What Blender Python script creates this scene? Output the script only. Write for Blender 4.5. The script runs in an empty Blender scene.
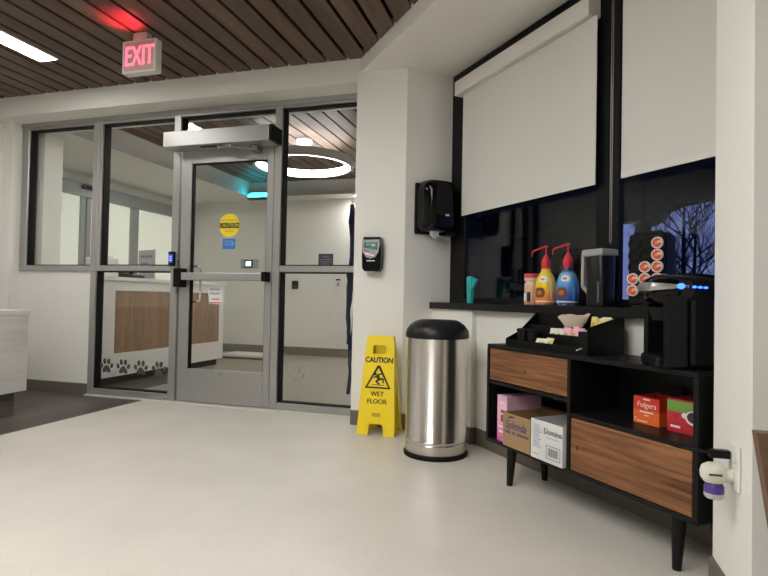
import bpy, bmesh, math, random
from mathutils import Vector, Matrix
random.seed(7)
C = bpy.context.scene.collection
PI = math.pi
SC = bpy.context.scene
SC.view_settings.view_transform = 'Standard'
SC.view_settings.look = 'None'
SC.view_settings.gamma = 1
SC.view_settings.use_curve_mapping = False
SC.view_settings.exposure = 1.27

# ------------------------------------------------------------------ frames
# G: world, X along the glass wall, Y into the picture.  W: the window wall, local x along it, local y into the wall (= -v)
WA = -math.atan2(.751, .66)
W0 = Vector((-.733, 4.277, 0))
def Wp(u, v, z=0):
    return Vector((W0.x + .66*u - .751*v, W0.y - .751*u - .66*v, z))

# ------------------------------------------------------------------ materials
MATS = {}
def nodes_of(m):
    m.use_nodes = True
    nt = m.node_tree
    return nt, nt.nodes, nt.links, nt.nodes['Principled BSDF']
def mat(name, col, rough=.5, metal=0., spec=.5, emit=None, estr=0., bump=0., bscale=60., var=0., vscale=3., coat=0., aniso=0.):
    if name in MATS: return MATS[name]
    m = bpy.data.materials.new(name); nt, N, Lk, p = nodes_of(m)
    p.inputs['Base Color'].default_value = (*col, 1)
    p.inputs['Roughness'].default_value = rough
    p.inputs['Metallic'].default_value = metal
    p.inputs['Specular IOR Level'].default_value = spec
    p.inputs['Coat Weight'].default_value = coat
    p.inputs['Anisotropic'].default_value = aniso
    if aniso: p.inputs['Anisotropic Rotation'].default_value = .25
    if aniso:
        t = N.new('ShaderNodeTangent'); t.direction_type = 'RADIAL'; t.axis = 'Z'
        Lk.new(t.outputs[0], p.inputs['Tangent'])
    if emit:
        p.inputs['Emission Color'].default_value = (*emit, 1); p.inputs['Emission Strength'].default_value = estr
    if bump or var:
        tc = N.new('ShaderNodeTexCoord')
    if var:
        n = N.new('ShaderNodeTexNoise'); n.inputs['Scale'].default_value = vscale; n.inputs['Detail'].default_value = 4
        Lk.new(tc.outputs['Object'], n.inputs['Vector'])
        mx = N.new('ShaderNodeMix'); mx.data_type = 'RGBA'
        mx.inputs[6].default_value = (*[c*(1-var) for c in col], 1); mx.inputs[7].default_value = (*[min(1, c*(1+var)) for c in col], 1)
        Lk.new(n.outputs['Fac'], mx.inputs[0]); Lk.new(mx.outputs[2], p.inputs['Base Color'])
    if bump:
        n2 = N.new('ShaderNodeTexNoise'); n2.inputs['Scale'].default_value = bscale; n2.inputs['Detail'].default_value = 3
        Lk.new(tc.outputs['Object'], n2.inputs['Vector'])
        b = N.new('ShaderNodeBump'); b.inputs['Strength'].default_value = bump; b.inputs['Distance'].default_value = .002
        Lk.new(n2.outputs['Fac'], b.inputs['Height']); Lk.new(b.outputs[0], p.inputs['Normal'])
    MATS[name] = m
    return m
def wood(name, c1, c2, axis='X', scale=14., stretch=.07, rough=.45, boards=0., spec=.3):
    """wood grain running along one local axis; boards > 0 gives each board of that width its own tone"""
    if name in MATS: return MATS[name]
    m = bpy.data.materials.new(name); nt, N, Lk, p = nodes_of(m)
    p.inputs['Roughness'].default_value = rough; p.inputs['Specular IOR Level'].default_value = spec
    tc = N.new('ShaderNodeTexCoord'); mp = N.new('ShaderNodeMapping')
    s = [1., 1., 1.]; s['XYZ'.index(axis)] = stretch
    mp.inputs['Scale'].default_value = s
    Lk.new(tc.outputs['Object'], mp.inputs['Vector'])
    src = mp.outputs[0]
    if boards:
        sx = N.new('ShaderNodeSeparateXYZ'); Lk.new(tc.outputs['Object'], sx.inputs[0])
        dv = N.new('ShaderNodeMath'); dv.operation = 'DIVIDE'; dv.inputs[1].default_value = boards
        Lk.new(sx.outputs['X' if axis != 'X' else 'Y'], dv.inputs[0])
        fl = N.new('ShaderNodeMath'); fl.operation = 'FLOOR'; Lk.new(dv.outputs[0], fl.inputs[0])
        wn = N.new('ShaderNodeTexWhiteNoise'); wn.noise_dimensions = '1D'; Lk.new(fl.outputs[0], wn.inputs['W'])
        va = N.new('ShaderNodeVectorMath'); va.operation = 'MULTIPLY_ADD'
        va.inputs[1].default_value = (7, 7, 7); Lk.new(wn.outputs['Color'], va.inputs[0]); Lk.new(src, va.inputs[2]); src = va.outputs[0]
    n = N.new('ShaderNodeTexNoise'); n.inputs['Scale'].default_value = scale; n.inputs['Detail'].default_value = 5; n.inputs['Distortion'].default_value = 1.2
    Lk.new(src, n.inputs['Vector'])
    n2 = N.new('ShaderNodeTexNoise'); n2.inputs['Scale'].default_value = scale*6; n2.inputs['Detail'].default_value = 3
    Lk.new(src, n2.inputs['Vector'])
    ad = N.new('ShaderNodeMath'); ad.operation = 'MULTIPLY_ADD'; ad.inputs[1].default_value = .45
    Lk.new(n2.outputs['Fac'], ad.inputs[0]); Lk.new(n.outputs['Fac'], ad.inputs[2])
    rp = N.new('ShaderNodeValToRGB')
    rp.color_ramp.elements[0].position = .48; rp.color_ramp.elements[0].color = (*c1, 1)
    rp.color_ramp.elements[1].position = .95; rp.color_ramp.elements[1].color = (*c2, 1)
    Lk.new(ad.outputs[0], rp.inputs[0])
    out = rp.outputs[0]
    if boards:
        hv = N.new('ShaderNodeHueSaturation'); Lk.new(out, hv.inputs['Color'])
        ma = N.new('ShaderNodeMath'); ma.operation = 'MULTIPLY_ADD'; ma.inputs[1].default_value = .35; ma.inputs[2].default_value = .82
        Lk.new(wn.outputs['Value'], ma.inputs[0]); Lk.new(ma.outputs[0], hv.inputs['Value']); out = hv.outputs[0]
    Lk.new(out, p.inputs['Base Color'])
    MATS[name] = m
    return m
def glass(name, tint=(.97, .98, .97), ior=1.45, rough=0.):
    if name in MATS: return MATS[name]
    m = bpy.data.materials.new(name); m.use_nodes = True; nt = m.node_tree; N = nt.nodes; Lk = nt.links
    for n in list(N): N.remove(n)
    o = N.new('ShaderNodeOutputMaterial'); t = N.new('ShaderNodeBsdfTransparent'); g = N.new('ShaderNodeBsdfGlossy')
    mx = N.new('ShaderNodeMixShader')
    # Schlick reflectance, the same from both faces of the pane
    ge = N.new('ShaderNodeNewGeometry'); dt = N.new('ShaderNodeVectorMath'); dt.operation = 'DOT_PRODUCT'
    Lk.new(ge.outputs['Incoming'], dt.inputs[0]); Lk.new(ge.outputs['Normal'], dt.inputs[1])
    ab = N.new('ShaderNodeMath'); ab.operation = 'ABSOLUTE'; Lk.new(dt.outputs['Value'], ab.inputs[0])
    om = N.new('ShaderNodeMath'); om.operation = 'SUBTRACT'; om.inputs[0].default_value = 1.; om.use_clamp = True; Lk.new(ab.outputs[0], om.inputs[1])
    pw = N.new('ShaderNodeMath'); pw.operation = 'POWER'; pw.inputs[1].default_value = 5.; Lk.new(om.outputs[0], pw.inputs[0])
    r0 = ((ior-1)/(ior+1))**2
    fr = N.new('ShaderNodeMath'); fr.operation = 'MULTIPLY_ADD'; fr.inputs[1].default_value = 1-r0; fr.inputs[2].default_value = r0; Lk.new(pw.outputs[0], fr.inputs[0])
    t.inputs[0].default_value = (*tint, 1); g.inputs['Roughness'].default_value = rough
    Lk.new(fr.outputs[0], mx.inputs[0]); Lk.new(t.outputs[0], mx.inputs[1]); Lk.new(g.outputs[0], mx.inputs[2]); Lk.new(mx.outputs[0], o.inputs[0])
    MATS[name] = m
    return m
def bands(name, stops, rough=.35, zmax=.2, noise=0., coat=.2):
    """printed colour bands up the local z axis"""
    if name in MATS: return MATS[name]
    m = bpy.data.materials.new(name); nt, N, Lk, p = nodes_of(m)
    p.inputs['Roughness'].default_value = rough; p.inputs['Coat Weight'].default_value = coat
    tc = N.new('ShaderNodeTexCoord'); sx = N.new('ShaderNodeSeparateXYZ'); Lk.new(tc.outputs['Object'], sx.inputs[0])
    dv = N.new('ShaderNodeMath'); dv.operation = 'DIVIDE'; dv.inputs[1].default_value = zmax; Lk.new(sx.outputs['Z'], dv.inputs[0])
    src = dv.outputs[0]
    if noise:
        nn = N.new('ShaderNodeTexNoise'); nn.inputs['Scale'].default_value = 28; nn.inputs['Detail'].default_value = 2
        Lk.new(tc.outputs['Object'], nn.inputs['Vector'])
        ma = N.new('ShaderNodeMath'); ma.operation = 'MULTIPLY_ADD'; ma.inputs[1].default_value = noise; Lk.new(nn.outputs['Fac'], ma.inputs[0])
        sb = N.new('ShaderNodeMath'); sb.operation = 'SUBTRACT'; sb.inputs[1].default_value = noise*.5
        Lk.new(src, sb.inputs[0]); Lk.new(sb.outputs[0], ma.inputs[2]); src = ma.outputs[0]
    rp = N.new('ShaderNodeValToRGB'); cr = rp.color_ramp
    ramp_stops(cr, stops)
    Lk.new(src, rp.inputs[0]); Lk.new(rp.outputs[0], p.inputs['Base Color'])
    MATS[name] = m
    return m
def ramp_stops(cr, stops):
    cr.elements[0].position = stops[0][0]; cr.elements[0].color = (*stops[0][1], 1)
    cr.elements[1].position = stops[-1][0]; cr.elements[1].color = (*stops[-1][1], 1)
    for pos, c in stops[1:-1]: cr.elements.new(pos).color = (*c, 1)
def speckled(name, base, dark, rough, scale=170., amt=.28, spec=.5):
    if name in MATS: return MATS[name]
    m = bpy.data.materials.new(name); nt, N, Lk, p = nodes_of(m)
    p.inputs['Roughness'].default_value = rough; p.inputs['Specular IOR Level'].default_value = spec
    tc = N.new('ShaderNodeTexCoord')
    n = N.new('ShaderNodeTexNoise'); n.inputs['Scale'].default_value = scale; n.inputs['Detail'].default_value = 2
    Lk.new(tc.outputs['Object'], n.inputs['Vector'])
    n3 = N.new('ShaderNodeTexNoise'); n3.inputs['Scale'].default_value = 2.3; n3.inputs['Detail'].default_value = 5
    Lk.new(tc.outputs['Object'], n3.inputs['Vector'])
    rp = N.new('ShaderNodeValToRGB'); rp.color_ramp.elements[0].position = .3; rp.color_ramp.elements[1].position = .42
    rp.color_ramp.elements[0].color = (*dark, 1); rp.color_ramp.elements[1].color = (*base, 1)
    Lk.new(n.outputs['Fac'], rp.inputs[0])
    hv = N.new('ShaderNodeHueSaturation'); Lk.new(rp.outputs[0], hv.inputs['Color'])
    ma = N.new('ShaderNodeMath'); ma.operation = 'MULTIPLY_ADD'; ma.inputs[1].default_value = amt; ma.inputs[2].default_value = 1-amt*.5
    Lk.new(n3.outputs['Fac'], ma.inputs[0]); Lk.new(ma.outputs[0], hv.inputs['Value'])
    Lk.new(hv.outputs[0], p.inputs['Base Color'])
    MATS[name] = m
    return m

M_wall = mat('wall_paint', (.79, .775, .725), .6, spec=.3, bump=.08, bscale=220)
M_soffit = mat('soffit_paint', (.84, .815, .76), .7, spec=.2)
M_vwall = mat('vestibule_paint', (.80, .775, .725), .55, spec=.3)
M_base = mat('brown_rubber_base', (.135, .115, .095), .5)
M_floor = speckled('light_vinyl_floor', (.60, .565, .505), (.46, .43, .38), .40)
M_vfloor = speckled('vestibule_vinyl_floor', (.33, .292, .232), (.27, .24, .19), .42)
M_dfloor = wood('dark_plank_floor', (.060, .050, .043), (.115, .097, .083), 'Y', 9, .08, .42, .15)
M_ceil = wood('ceiling_plank_wood', (.088, .054, .039), (.175, .113, .084), 'Y', 11, .06, .55, .1587)
M_black = mat('matt_black', (.006, .006, .006), .8, spec=.1)
M_alu = mat('clear_anodised_aluminium', (.395, .39, .375), .38, metal=.55)
M_alud = mat('grey_aluminium_side', (.19, .185, .18), .45, metal=.4)
M_gask = mat('black_gasket', (.006, .006, .006), .6, spec=.15)
M_glass = glass('clear_glass')
M_wglass = glass('window_glass', (.90, .92, .93), 1.42)
M_wframe = mat('black_window_frame', (.005, .005, .0055), .45, spec=.18)
M_blind = mat('blind_fabric', (.64, .625, .585), .85, spec=.1, bump=.15, bscale=900)
M_cass = mat('blind_cassette', (.66, .64, .60), .6)
M_plast_k = mat('black_plastic', (.005, .005, .0055), .32, spec=.25)
M_plast_km = mat('black_plastic_matt', (.005, .005, .005), .55, spec=.15)
M_gloss_k = mat('glossy_black_plastic', (.003, .003, .0033), .07, spec=.22)
M_white = mat('white_plastic', (.78, .76, .72), .4)
M_paper = mat('white_paper', (.78, .77, .75), .75)
M_chrome = mat('chrome', (.75, .75, .75), .15, metal=1)
M_steel = mat('brushed_stainless', (.74, .71, .66), .27, metal=1, aniso=.8)
M_led = mat('lamp_diffuser', (.9, .9, .9), .5, emit=(1, .985, .95), estr=15)

# ------------------------------------------------------------------ mesh helpers
def NB(): return bmesh.new()
def box(bm, x0, x1, y0, y1, z0, z1, bev=0., seg=2, mi=0):
    vs = [bm.verts.new((x, y, z)) for z in (z0, z1) for y in (y0, y1) for x in (x0, x1)]
    fs = []
    for idx in ((0, 2, 3, 1), (4, 5, 7, 6), (0, 1, 5, 4), (2, 6, 7, 3), (0, 4, 6, 2), (1, 3, 7, 5)):
        f = bm.faces.new([vs[i] for i in idx]); f.material_index = mi; fs.append(f)
    if bev:
        es = list({e for f in fs for e in f.edges})
        r = bmesh.ops.bevel(bm, geom=es, offset=bev, segments=seg, affect='EDGES', profile=.5)
        for f in r['faces']: f.material_index = mi
    return vs
def ring_pts(c, ax, r, n, ref=None):
    ax = Vector(ax).normalized()
    a = Vector((0, 0, 1)) if abs(ax.z) < .9 else Vector((1, 0, 0))
    if ref is not None: a = ref
    x = ax.cross(a).normalized(); y = ax.cross(x)
    return [Vector(c) + x*(r*math.cos(2*PI*k/n)) + y*(r*math.sin(2*PI*k/n)) for k in range(n)]
def tube(bm, pts, rad, n=10, cap=True, mi=0):
    pts = [Vector(p) for p in pts]; rads = rad if isinstance(rad, (list, tuple)) else [rad]*len(pts)
    rings = []
    for i, p in enumerate(pts):
        d = (pts[min(i+1, len(pts)-1)] - pts[max(i-1, 0)])
        if d.length < 1e-9: d = Vector((0, 0, 1))
        rings.append([bm.verts.new(q) for q in ring_pts(p, d, rads[i], n)])
    for a, b in zip(rings, rings[1:]):
        # align rings by the nearest start
        k = min(range(n), key=lambda s: sum((a[j].co-b[(j+s) % n].co).length for j in range(0, n, max(1, n//4))))
        for j in range(n):
            f = bm.faces.new((a[j], a[(j+1) % n], b[(j+1+k) % n], b[(j+k) % n])); f.material_index = mi
        b[:] = b[k:]+b[:k]
    if cap:
        for r in (rings[0][::-1], rings[-1]):
            f = bm.faces.new(r); f.material_index = mi
def lathe(bm, prof, n=32, c=(0, 0, 0), mi=0, sx=1., sy=1.):
    rings = []
    for r, z in prof:
        if r < 1e-6: rings.append([bm.verts.new((c[0], c[1], c[2]+z))])
        else: rings.append([bm.verts.new((c[0]+sx*r*math.cos(2*PI*k/n), c[1]+sy*r*math.sin(2*PI*k/n), c[2]+z)) for k in range(n)])
    for a, b in zip(rings, rings[1:]):
        for k in range(n):
            k2 = (k+1) % n
            if len(a) == 1 and len(b) == 1: continue
            if len(a) == 1: f = bm.faces.new((a[0], b[k2], b[k]))
            elif len(b) == 1: f = bm.faces.new((a[k], a[k2], b[0]))
            else: f = bm.faces.new((a[k], a[k2], b[k2], b[k]))
            f.material_index = mi
    return rings
def prism(bm, poly, o, x, y, d, mi=0):
    """poly in (x, y) of a plane at origin o, extruded by vector d"""
    o, x, y, d = Vector(o), Vector(x), Vector(y), Vector(d)
    a = [bm.verts.new(o+x*p[0]+y*p[1]) for p in poly]; b = [bm.verts.new(v.co+d) for v in a]
    n = len(poly)
    fs = [bm.faces.new(a), bm.faces.new(b[::-1])] + [bm.faces.new((a[i], b[i], b[(i+1) % n], a[(i+1) % n])) for i in range(n)]
    for f in fs: f.material_index = mi
    return fs
def ellipse(cx, cy, rx, ry, n=20, rot=0):
    return [(cx+rx*math.cos(t)*math.cos(rot)-ry*math.sin(t)*math.sin(rot), cy+rx*math.cos(t)*math.sin(rot)+ry*math.sin(t)*math.cos(rot)) for t in [2*PI*k/n for k in range(n)]]
def obj(name, bm, m, parent=None, smooth=False, loc=None, rz=0.):
    me = bpy.data.meshes.new(name)
    bmesh.ops.recalc_face_normals(bm, faces=bm.faces[:])
    bm.to_mesh(me); bm.free()
    for x in (m if isinstance(m, (list, tuple)) else [m]): me.materials.append(x)
    if smooth:
        for p in me.polygons: p.use_smooth = True
        try: me.set_sharp_from_angle(angle=math.radians(38))
        except Exception: pass
    o = bpy.data.objects.new(name, me); C.objects.link(o)
    if parent: o.parent = parent
    if loc is not None: o.location = loc
    o.rotation_euler.z = rz
    return o
def tag(o, label, cat, group=None, kind=None):
    if label: o['label'] = label
    if cat: o['category'] = cat
    if group: o['group'] = group
    if kind: o['kind'] = kind
    return o
def thing(name, label, cat, loc=(0, 0, 0), rz=0., group=None):
    o = bpy.data.objects.new(name, None); C.objects.link(o); o.empty_display_size = .05
    o.location = loc; o.rotation_euler.z = rz
    return tag(o, label, cat, group)
def struct(name, bm, m, w=False, smooth=False):
    o = obj(name, bm, m, None, smooth, W0 if w else None, WA if w else 0.)
    o['kind'] = 'structure'
    return o
def dup(root, loc, rz=None, label=None):
    r = root.copy(); C.objects.link(r); r.location = loc
    if rz is not None: r.rotation_euler.z = rz
    if label: r['label'] = label
    for ch in list(root.children):
        c = ch.copy(); C.objects.link(c); c.parent = r
        for g in list(ch.children):
            d = g.copy(); C.objects.link(d); d.parent = c
    return r
def text(bm, s, o, x, y, size, depth=.001, sx=1., mi=0, shear=0.):
    """extruded lettering centred on o, reading along x with up y"""
    cu = bpy.data.curves.new('lettering', 'FONT'); cu.body = s; cu.size = 1.; cu.align_x = 'CENTER'; cu.align_y = 'CENTER'; cu.resolution_u = 3; cu.shear = shear
    cu.fill_mode = 'FRONT'
    ob = bpy.data.objects.new('lettering', cu); C.objects.link(ob)
    dg = bpy.context.evaluated_depsgraph_get(); dg.update()
    me = bpy.data.meshes.new_from_object(ob.evaluated_get(dg))
    bpy.data.objects.remove(ob); bpy.data.curves.remove(cu)
    o, x, y = Vector(o), Vector(x).normalized(), Vector(y).normalized(); n = x.cross(y)
    vs = [bm.verts.new(o+x*(v.co.x*size*sx)+y*(v.co.y*size)+n*depth) for v in me.vertices]
    for p in me.polygons:
        try:
            f = bm.faces.new([vs[i] for i in p.vertices]); f.material_index = mi
        except ValueError: pass
    bpy.data.meshes.remove(me)

# ------------------------------------------------------------------ camera
f_px = 547.
vX = Vector((-(-1470-384), -(262.5-288), -f_px)).normalized()
vY = Vector((545-384, 302-288, f_px)); vY = (vY - vX*vX.dot(vY)).normalized()
vU = vX.cross(vY)
if vU.y > 0: vU = -vU
Rm = Matrix((vX, vY, vU))                 # world <- camera (x right, y down, z forward)
cr, cd, cf = Rm.col[0], Rm.col[1], Rm.col[2]
cam = bpy.data.cameras.new('camera'); co = bpy.data.objects.new('camera', cam); C.objects.link(co)
mw = Matrix((( cr.x, -cd.x, -cf.x, 0), (cr.y, -cd.y, -cf.y, 0), (cr.z, -cd.z, -cf.z, .92), (0, 0, 0, 1)))
co.matrix_world = mw
cam.sensor_width = 36; cam.lens = f_px/768*36; cam.clip_start = .05
SC.camera = co

# ------------------------------------------------------------------ setting: main room
CZ = 2.692                                   # underside of the planks
GY = 4.029                                   # face of the glass wall
b = NB(); prism(b, [(-3.33, -4.2), (3.7, -4.2), (3.7, 5.2), (-3.33, GY+.03)], (0, 0, -.06), (1, 0, 0), (0, 1, 0), (0, 0, .06))
struct('floor', b, M_floor)
b = NB(); box(b, -5.2, -3.33, -4.2, GY+.03, -.06, 0); struct('floor', b, M_dfloor)
b = NB()
x = -5.3
k0 = math.floor(-5.3/.1587)
for k in range(k0, int(3.8/.1587)+1):
    x0 = k*.1587+.014; x1 = (k+1)*.1587-.014
    box(b, x0, x1, -4.2, GY+.2, CZ, CZ+.018)
struct('ceiling', b, M_ceil)
b = NB(); box(b, -5.3, 3.8, -4.3, GY+.2, CZ+.06, CZ+.1); struct('ceiling', b, M_black)
# header box above the glass wall
b = NB(); box(b, -4.93, -1.352, 3.78, GY+.12, 2.515, CZ+.06); struct('trim_1', b, M_wall)
b = NB(); box(b, -4.93, -1.353, 3.985, GY+.10, 2.475, 2.515); struct('trim_2', b, M_alu)
# pillar between glass wall and window
pillar = [(-1.352, 3.785), (-.97, 3.785), (-.483, 4.221), (-.62, 4.62), (-1.43, 4.62), (-1.43, 4.10), (-1.352, 4.10)]
b = NB(); prism(b, pillar, (0, 0, 0), (1, 0, 0), (0, 1, 0), (0, 0, CZ+.06)); struct('wall_pillar', b, M_wall)
def basebrd(pts, name, h=.105, t=.012, m=M_base):
    b = NB()
    for p, q in zip(pts, pts[1:]):
        p, q = Vector((*p, 0)), Vector((*q, 0)); d = (q-p).normalized(); n = Vector((-d.y, d.x, 0))*-1
        prism(b, [(0, 0), (t, 0), (t, h-.006), (t*.5, h), (0, h)], p-d*0.0, n, (0, 0, 1), q-p)
    return struct(name, b, m)
basebrd([(-1.352, 3.785), (-.97, 3.785), (-.62, 4.098)], 'baseboard_pillar')
# soffit and its fascia, along the window wall
b = NB(); box(b, -.35, 3.6, -.77, .15, 2.591, CZ+.06); struct('ceiling_soffit', b, M_soffit, True)
# knee wall under the window
b = NB(); box(b, .213, .735, -.27, .15, 0, .857); struct('wall_window', b, M_wall, True)
b = NB(); box(b, .735, 2.6, -.235, .15, 0, .857); struct('wall_window', b, M_wall, True)
b = NB(); box(b, .22, .747, -.282, -.27, 0, .105); box(b, .735, .747, -.27, -.247, 0, .105); box(b, .747, 2.522, -.247, -.235, 0, .105)
struct('baseboard_window', b, M_base, True)
# wall stub on the right of the window, then the wall running off to the right
stub = [(.533, 2.029), (.533, 1.68), (3.7, 1.68), (3.7, 1.95), (1.25, 2.2), (1.045, 2.479)]
b = NB(); prism(b, stub, (0, 0, 0), (1, 0, 0), (0, 1, 0), (0, 0, CZ+.06)); struct('wall_right', b, M_wall)
basebrd([(.533, 2.029), (.533, 1.68), (3.6, 1.68)], 'baseboard_right')
# rest of the room shell
b = NB(); box(b, -5.1, -4.93, -4.2, GY+.2, 0, CZ+.06); struct('wall_left', b, M_wall)
b = NB(); box(b, -4.93, -4.80, 3.90, GY+.12, 0, 2.515); struct('wall_left', b, M_wall)
b = NB(); box(b, -5.1, 3.8, -4.35, -4.2, 0, CZ+.06); struct('wall_front', b, M_wall)
b = NB(); box(b, 3.7, 3.85, -4.2, 1.95, 0, CZ+.06); struct('wall_right', b, M_wall)
# low wall under the left pane
b = NB(); box(b, -4.80, -3.952, GY-.012, GY+.1, 0, 1.12); struct('wall_back', b, M_wall)
basebrd([(-4.93, GY-.013), (-3.965, GY-.013)], 'baseboard_back', .1)
b = NB(); box(b, -3.965, -1.353, 3.972, GY+.1, 0, .012); struct('trim_3', b, mat('pale_sill', (.62, .60, .56), .5))

# ------------------------------------------------------------------ glass wall
FY0, FY1 = GY-.035, GY+.065
def member(b, x0, x1, z0, z1, y0=FY0, y1=FY1): box(b, x0, x1, y0, y1, z0, z1, .003, 1)
def framed(name, x0, x1, z0, z1, wl, wr, wt, wb):
    """a fixed pane with its aluminium members; member widths left / right / top / bottom"""
    b = NB()
    if wl: member(b, x0, x0+wl, z0, z1)
    if wr: member(b, x1-wr, x1, z0, z1)
    if wt: member(b, x0+wl+.0005, x1-wr-.0005, z1-wt, z1)
    if wb: member(b, x0+wl+.0005, x1-wr-.0005, z0, z0+wb)
    o = struct(name, b, M_alu)
    g = NB()
    a0, a1, c0, c1 = x0+wl, x1-wr, z0+wb, z1-wt
    box(g, a0+.001, a0+.012, FY0+.02, FY1-.01, c0, c1); box(g, a1-.008, a1-.001, FY0+.03, FY1-.01, c0, c1)
    box(g, a0+.012, a1-.008, FY0+.02, FY1-.01, c1-.008, c1-.001); box(g, a0+.012, a1-.008, FY0+.02, FY1-.01, c0+.001, c0+.009)
    obj('gasket', g, M_gask, o)
    p = NB(); box(p, a0+.006, a1-.004, GY+.012, GY+.018, c0+.005, c1-.008); obj('pane', p, M_glass, o)
    return o
framed('window_1', -4.795, -3.905, 1.12, 2.475, .075, .055, .02, .05)
framed('window_2', -3.955, -3.10, .012, 1.12, .06, .0, .0, .055)
framed('window_2', -3.904, -3.10, 1.121, 2.475, .045, .0, .02, .05)
b = NB(); member(b, -3.099, -3.03, .012, 2.475); struct('trim_4', b, M_alu)
framed('window_3', -3.029, -2.13, 2.20, 2.475, .0, .0, .02, .045)
b = NB(); member(b, -2.129, -2.065, .012, 2.475); struct('trim_5', b, M_alu)
framed('window_4', -2.064, -1.40, .012, 1.12, .0, .015, .0, .055)
framed('window_4', -2.064, -1.40, 1.121, 2.475, .0, .015, .02, .05)

# door leaf
door = NB(); DX0, DX1 = -3.012, -2.135
def dm(x0, x1, z0, z1): box(door, x0, x1, GY-.028, GY+.022, z0, z1, .002, 1)
dm(DX0, -2.912, .02, 2.155); dm(-2.195, DX1, .02, 2.155); dm(-2.9115, -2.1955, 2.045, 2.155); dm(-2.9115, -2.1955, .02, .295)
DO = struct('door_1', door, M_alu)
g = NB(); box(g, -2.911, -2.902, GY-.02, GY+.015, .296, 2.044); box(g, -2.201, -2.196, GY-.02, GY+.015, .296, 2.044); box(g, -2.902, -2.201, GY-.02, GY+.015, 2.036, 2.044)
obj('gasket', g, M_gask, DO)
g = NB(); box(g, -2.905, -2.198, GY-.005, GY+.001, .298, 2.04); obj('pane', g, M_glass, DO)
g = NB(); box(g, -2.60, -2.57, GY-.031, GY-.028, .262, .270); obj('nameplate', g, M_alud, DO)
# exit device
pb = NB(); box(pb, -2.935, -2.185, GY-.115, GY-.065, 1.045, 1.108, .006); PBO = obj('push_bar', pb, M_alu, DO)
pk = NB(); box(pk, -3.005, -2.935, GY-.125, GY-.0285, .985, 1.145, .008); obj('latch_case', pk, M_plast_km, PBO)
pk = NB(); box(pk, -2.185, -2.145, GY-.115, GY-.0285, 1.04, 1.118, .006); obj('end_cap', pk, M_plast_km, PBO)
ph = NB(); tube(ph, [(-2.885, GY+.03, 1.17), (-2.885, GY+.075, 1.165), (-2.885, GY+.09, 1.14), (-2.885, GY+.09, .90), (-2.885, GY+.075, .87), (-2.885, GY+.03, .865)], .011, 10)
tube(ph, [(-2.905, GY+.03, 1.17), (-2.885, GY+.03, 1.17)], .011, 8); tube(ph, [(-2.905, GY+.03, .865), (-2.885, GY+.03, .865)], .011, 8)
obj('pull_handle', ph, M_chrome, DO, True)
sp = NB(); box(sp, -3.035, -3.018, GY-.05, GY-.0355, .93, 1.22, .003); obj('strike_plate', sp, M_alud, DO)

# operator over the door
op = thing('door_operator', 'long silver automatic opener box with folding arm mounted above the glass door', 'door opener', (-2.571, 3.9, 2.148))
b = NB(); box(b, -.505, .475, -.075, .0935, 0, .127, .004); obj('housing', b, M_alu, op)
b = NB(); box(b, .4755, .505, -.073, .0935, .002, .125, .003); obj('end_cap', b, M_plast_km, op)
b = NB(); tube(b, [(.0, -.02, -.001), (.0, -.02, -.03)], .018, 12); tube(b, [(0, -.02, -.022), (.14, -.08, -.03)], .014, 8); tube(b, [(.14, -.08, -.018), (.14, -.08, -.04)], .016, 10)
tube(b, [(.14, -.08, -.036), (.30, .035, -.035)], .011, 8)
obj('arm', b, mat('arm_metal', (.30, .29, .28), .35, metal=.8), op, True)
b = NB(); box(b, .27, .33, .01, .100, -.05, -.004, .004); obj('arm_bracket', b, M_alud, op)
b = NB(); box(b, -.18, -.03, -.03, .0, -.004, -.0002); obj('slot', b, M_plast_km, op)

# reader on the mullion
rd = thing('card_reader', 'small black card reader with lit blue face on the frame left of the glass door', 'card reader', (-3.075, FY0-.001, 1.165))
b = NB(); box(b, -.026, .026, -.032, 0, 0, .125, .005); obj('body', b, M_plast_k, rd)
b = NB(); box(b, -.02, .02, -.0335, -.0322, .03, .1); obj('screen', b, mat('reader_blue', (.02, .05, .4), .3, emit=(.03, .08, .8), estr=.25), rd)
b = NB()
for z in (.045, .06, .078): box(b, -.012, .012, -.0342, -.0336, z, z+.006)
obj('screen_marks', b, mat('reader_lines', (.3, .4, .9), .4, emit=(.3, .4, 1), estr=.6), rd)

# ------------------------------------------------------------------ stickers on the glass
XG, ZG = Vector((1, 0, 0)), Vector((0, 0, 1))
def sticker(name, label, cat, cx, cz, y, poly, m, group=None):
    b = NB(); prism(b, poly, (0, 0, 0), XG, ZG, (0, -.0008, 0))
    o = thing(name, label, cat, (cx, y, cz), 0, group)
    obj('face', b, m, o)
    return o
YST = GY-.0055
M_yel = mat('sticker_yellow', (.85, .68, .02), .5); M_ink = mat('black_ink', (.012, .012, .012), .6); M_red = mat('red_ink', (.6, .05, .04), .6)
s = sticker('caution_sticker', 'round yellow caution automatic door sticker on the glass door', 'sticker', -2.55, 1.51, YST, ellipse(0, 0, .098, .098, 40), M_yel)
b = NB(); box(b, -.096, .096, -.0018, -.001, -.022, .022); bb = obj('black_band', b, M_ink, s)
b = NB(); text(b, 'CAUTION', (0, -.0012, 0), XG, ZG, .042, .001, 1.0); obj('lettering', b, M_yel, bb)
b = NB(); text(b, 'AUTOMATIC', (0, -.0004, .043), XG, ZG, .026, .001, 1.05); text(b, 'DOOR', (0, -.0004, -.046), XG, ZG, .026, .001, 1.05); text(b, '!', (0, -.0004, .08), XG, ZG, .022)
obj('lettering', b, M_red, s)
s = sticker('notice_sticker', 'small blue rectangular sticker below the round yellow sticker on the glass door', 'sticker', -2.55, 1.355, YST, [(-.06, -.044), (.06, -.044), (.06, .044), (-.06, .044)], mat('sticker_blue', (.035, .17, .52), .5))
b = NB()
for z in (.02, .004, -.012): box(b, -.04, .03, -.0016, -.001, z, z+.006)
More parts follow.
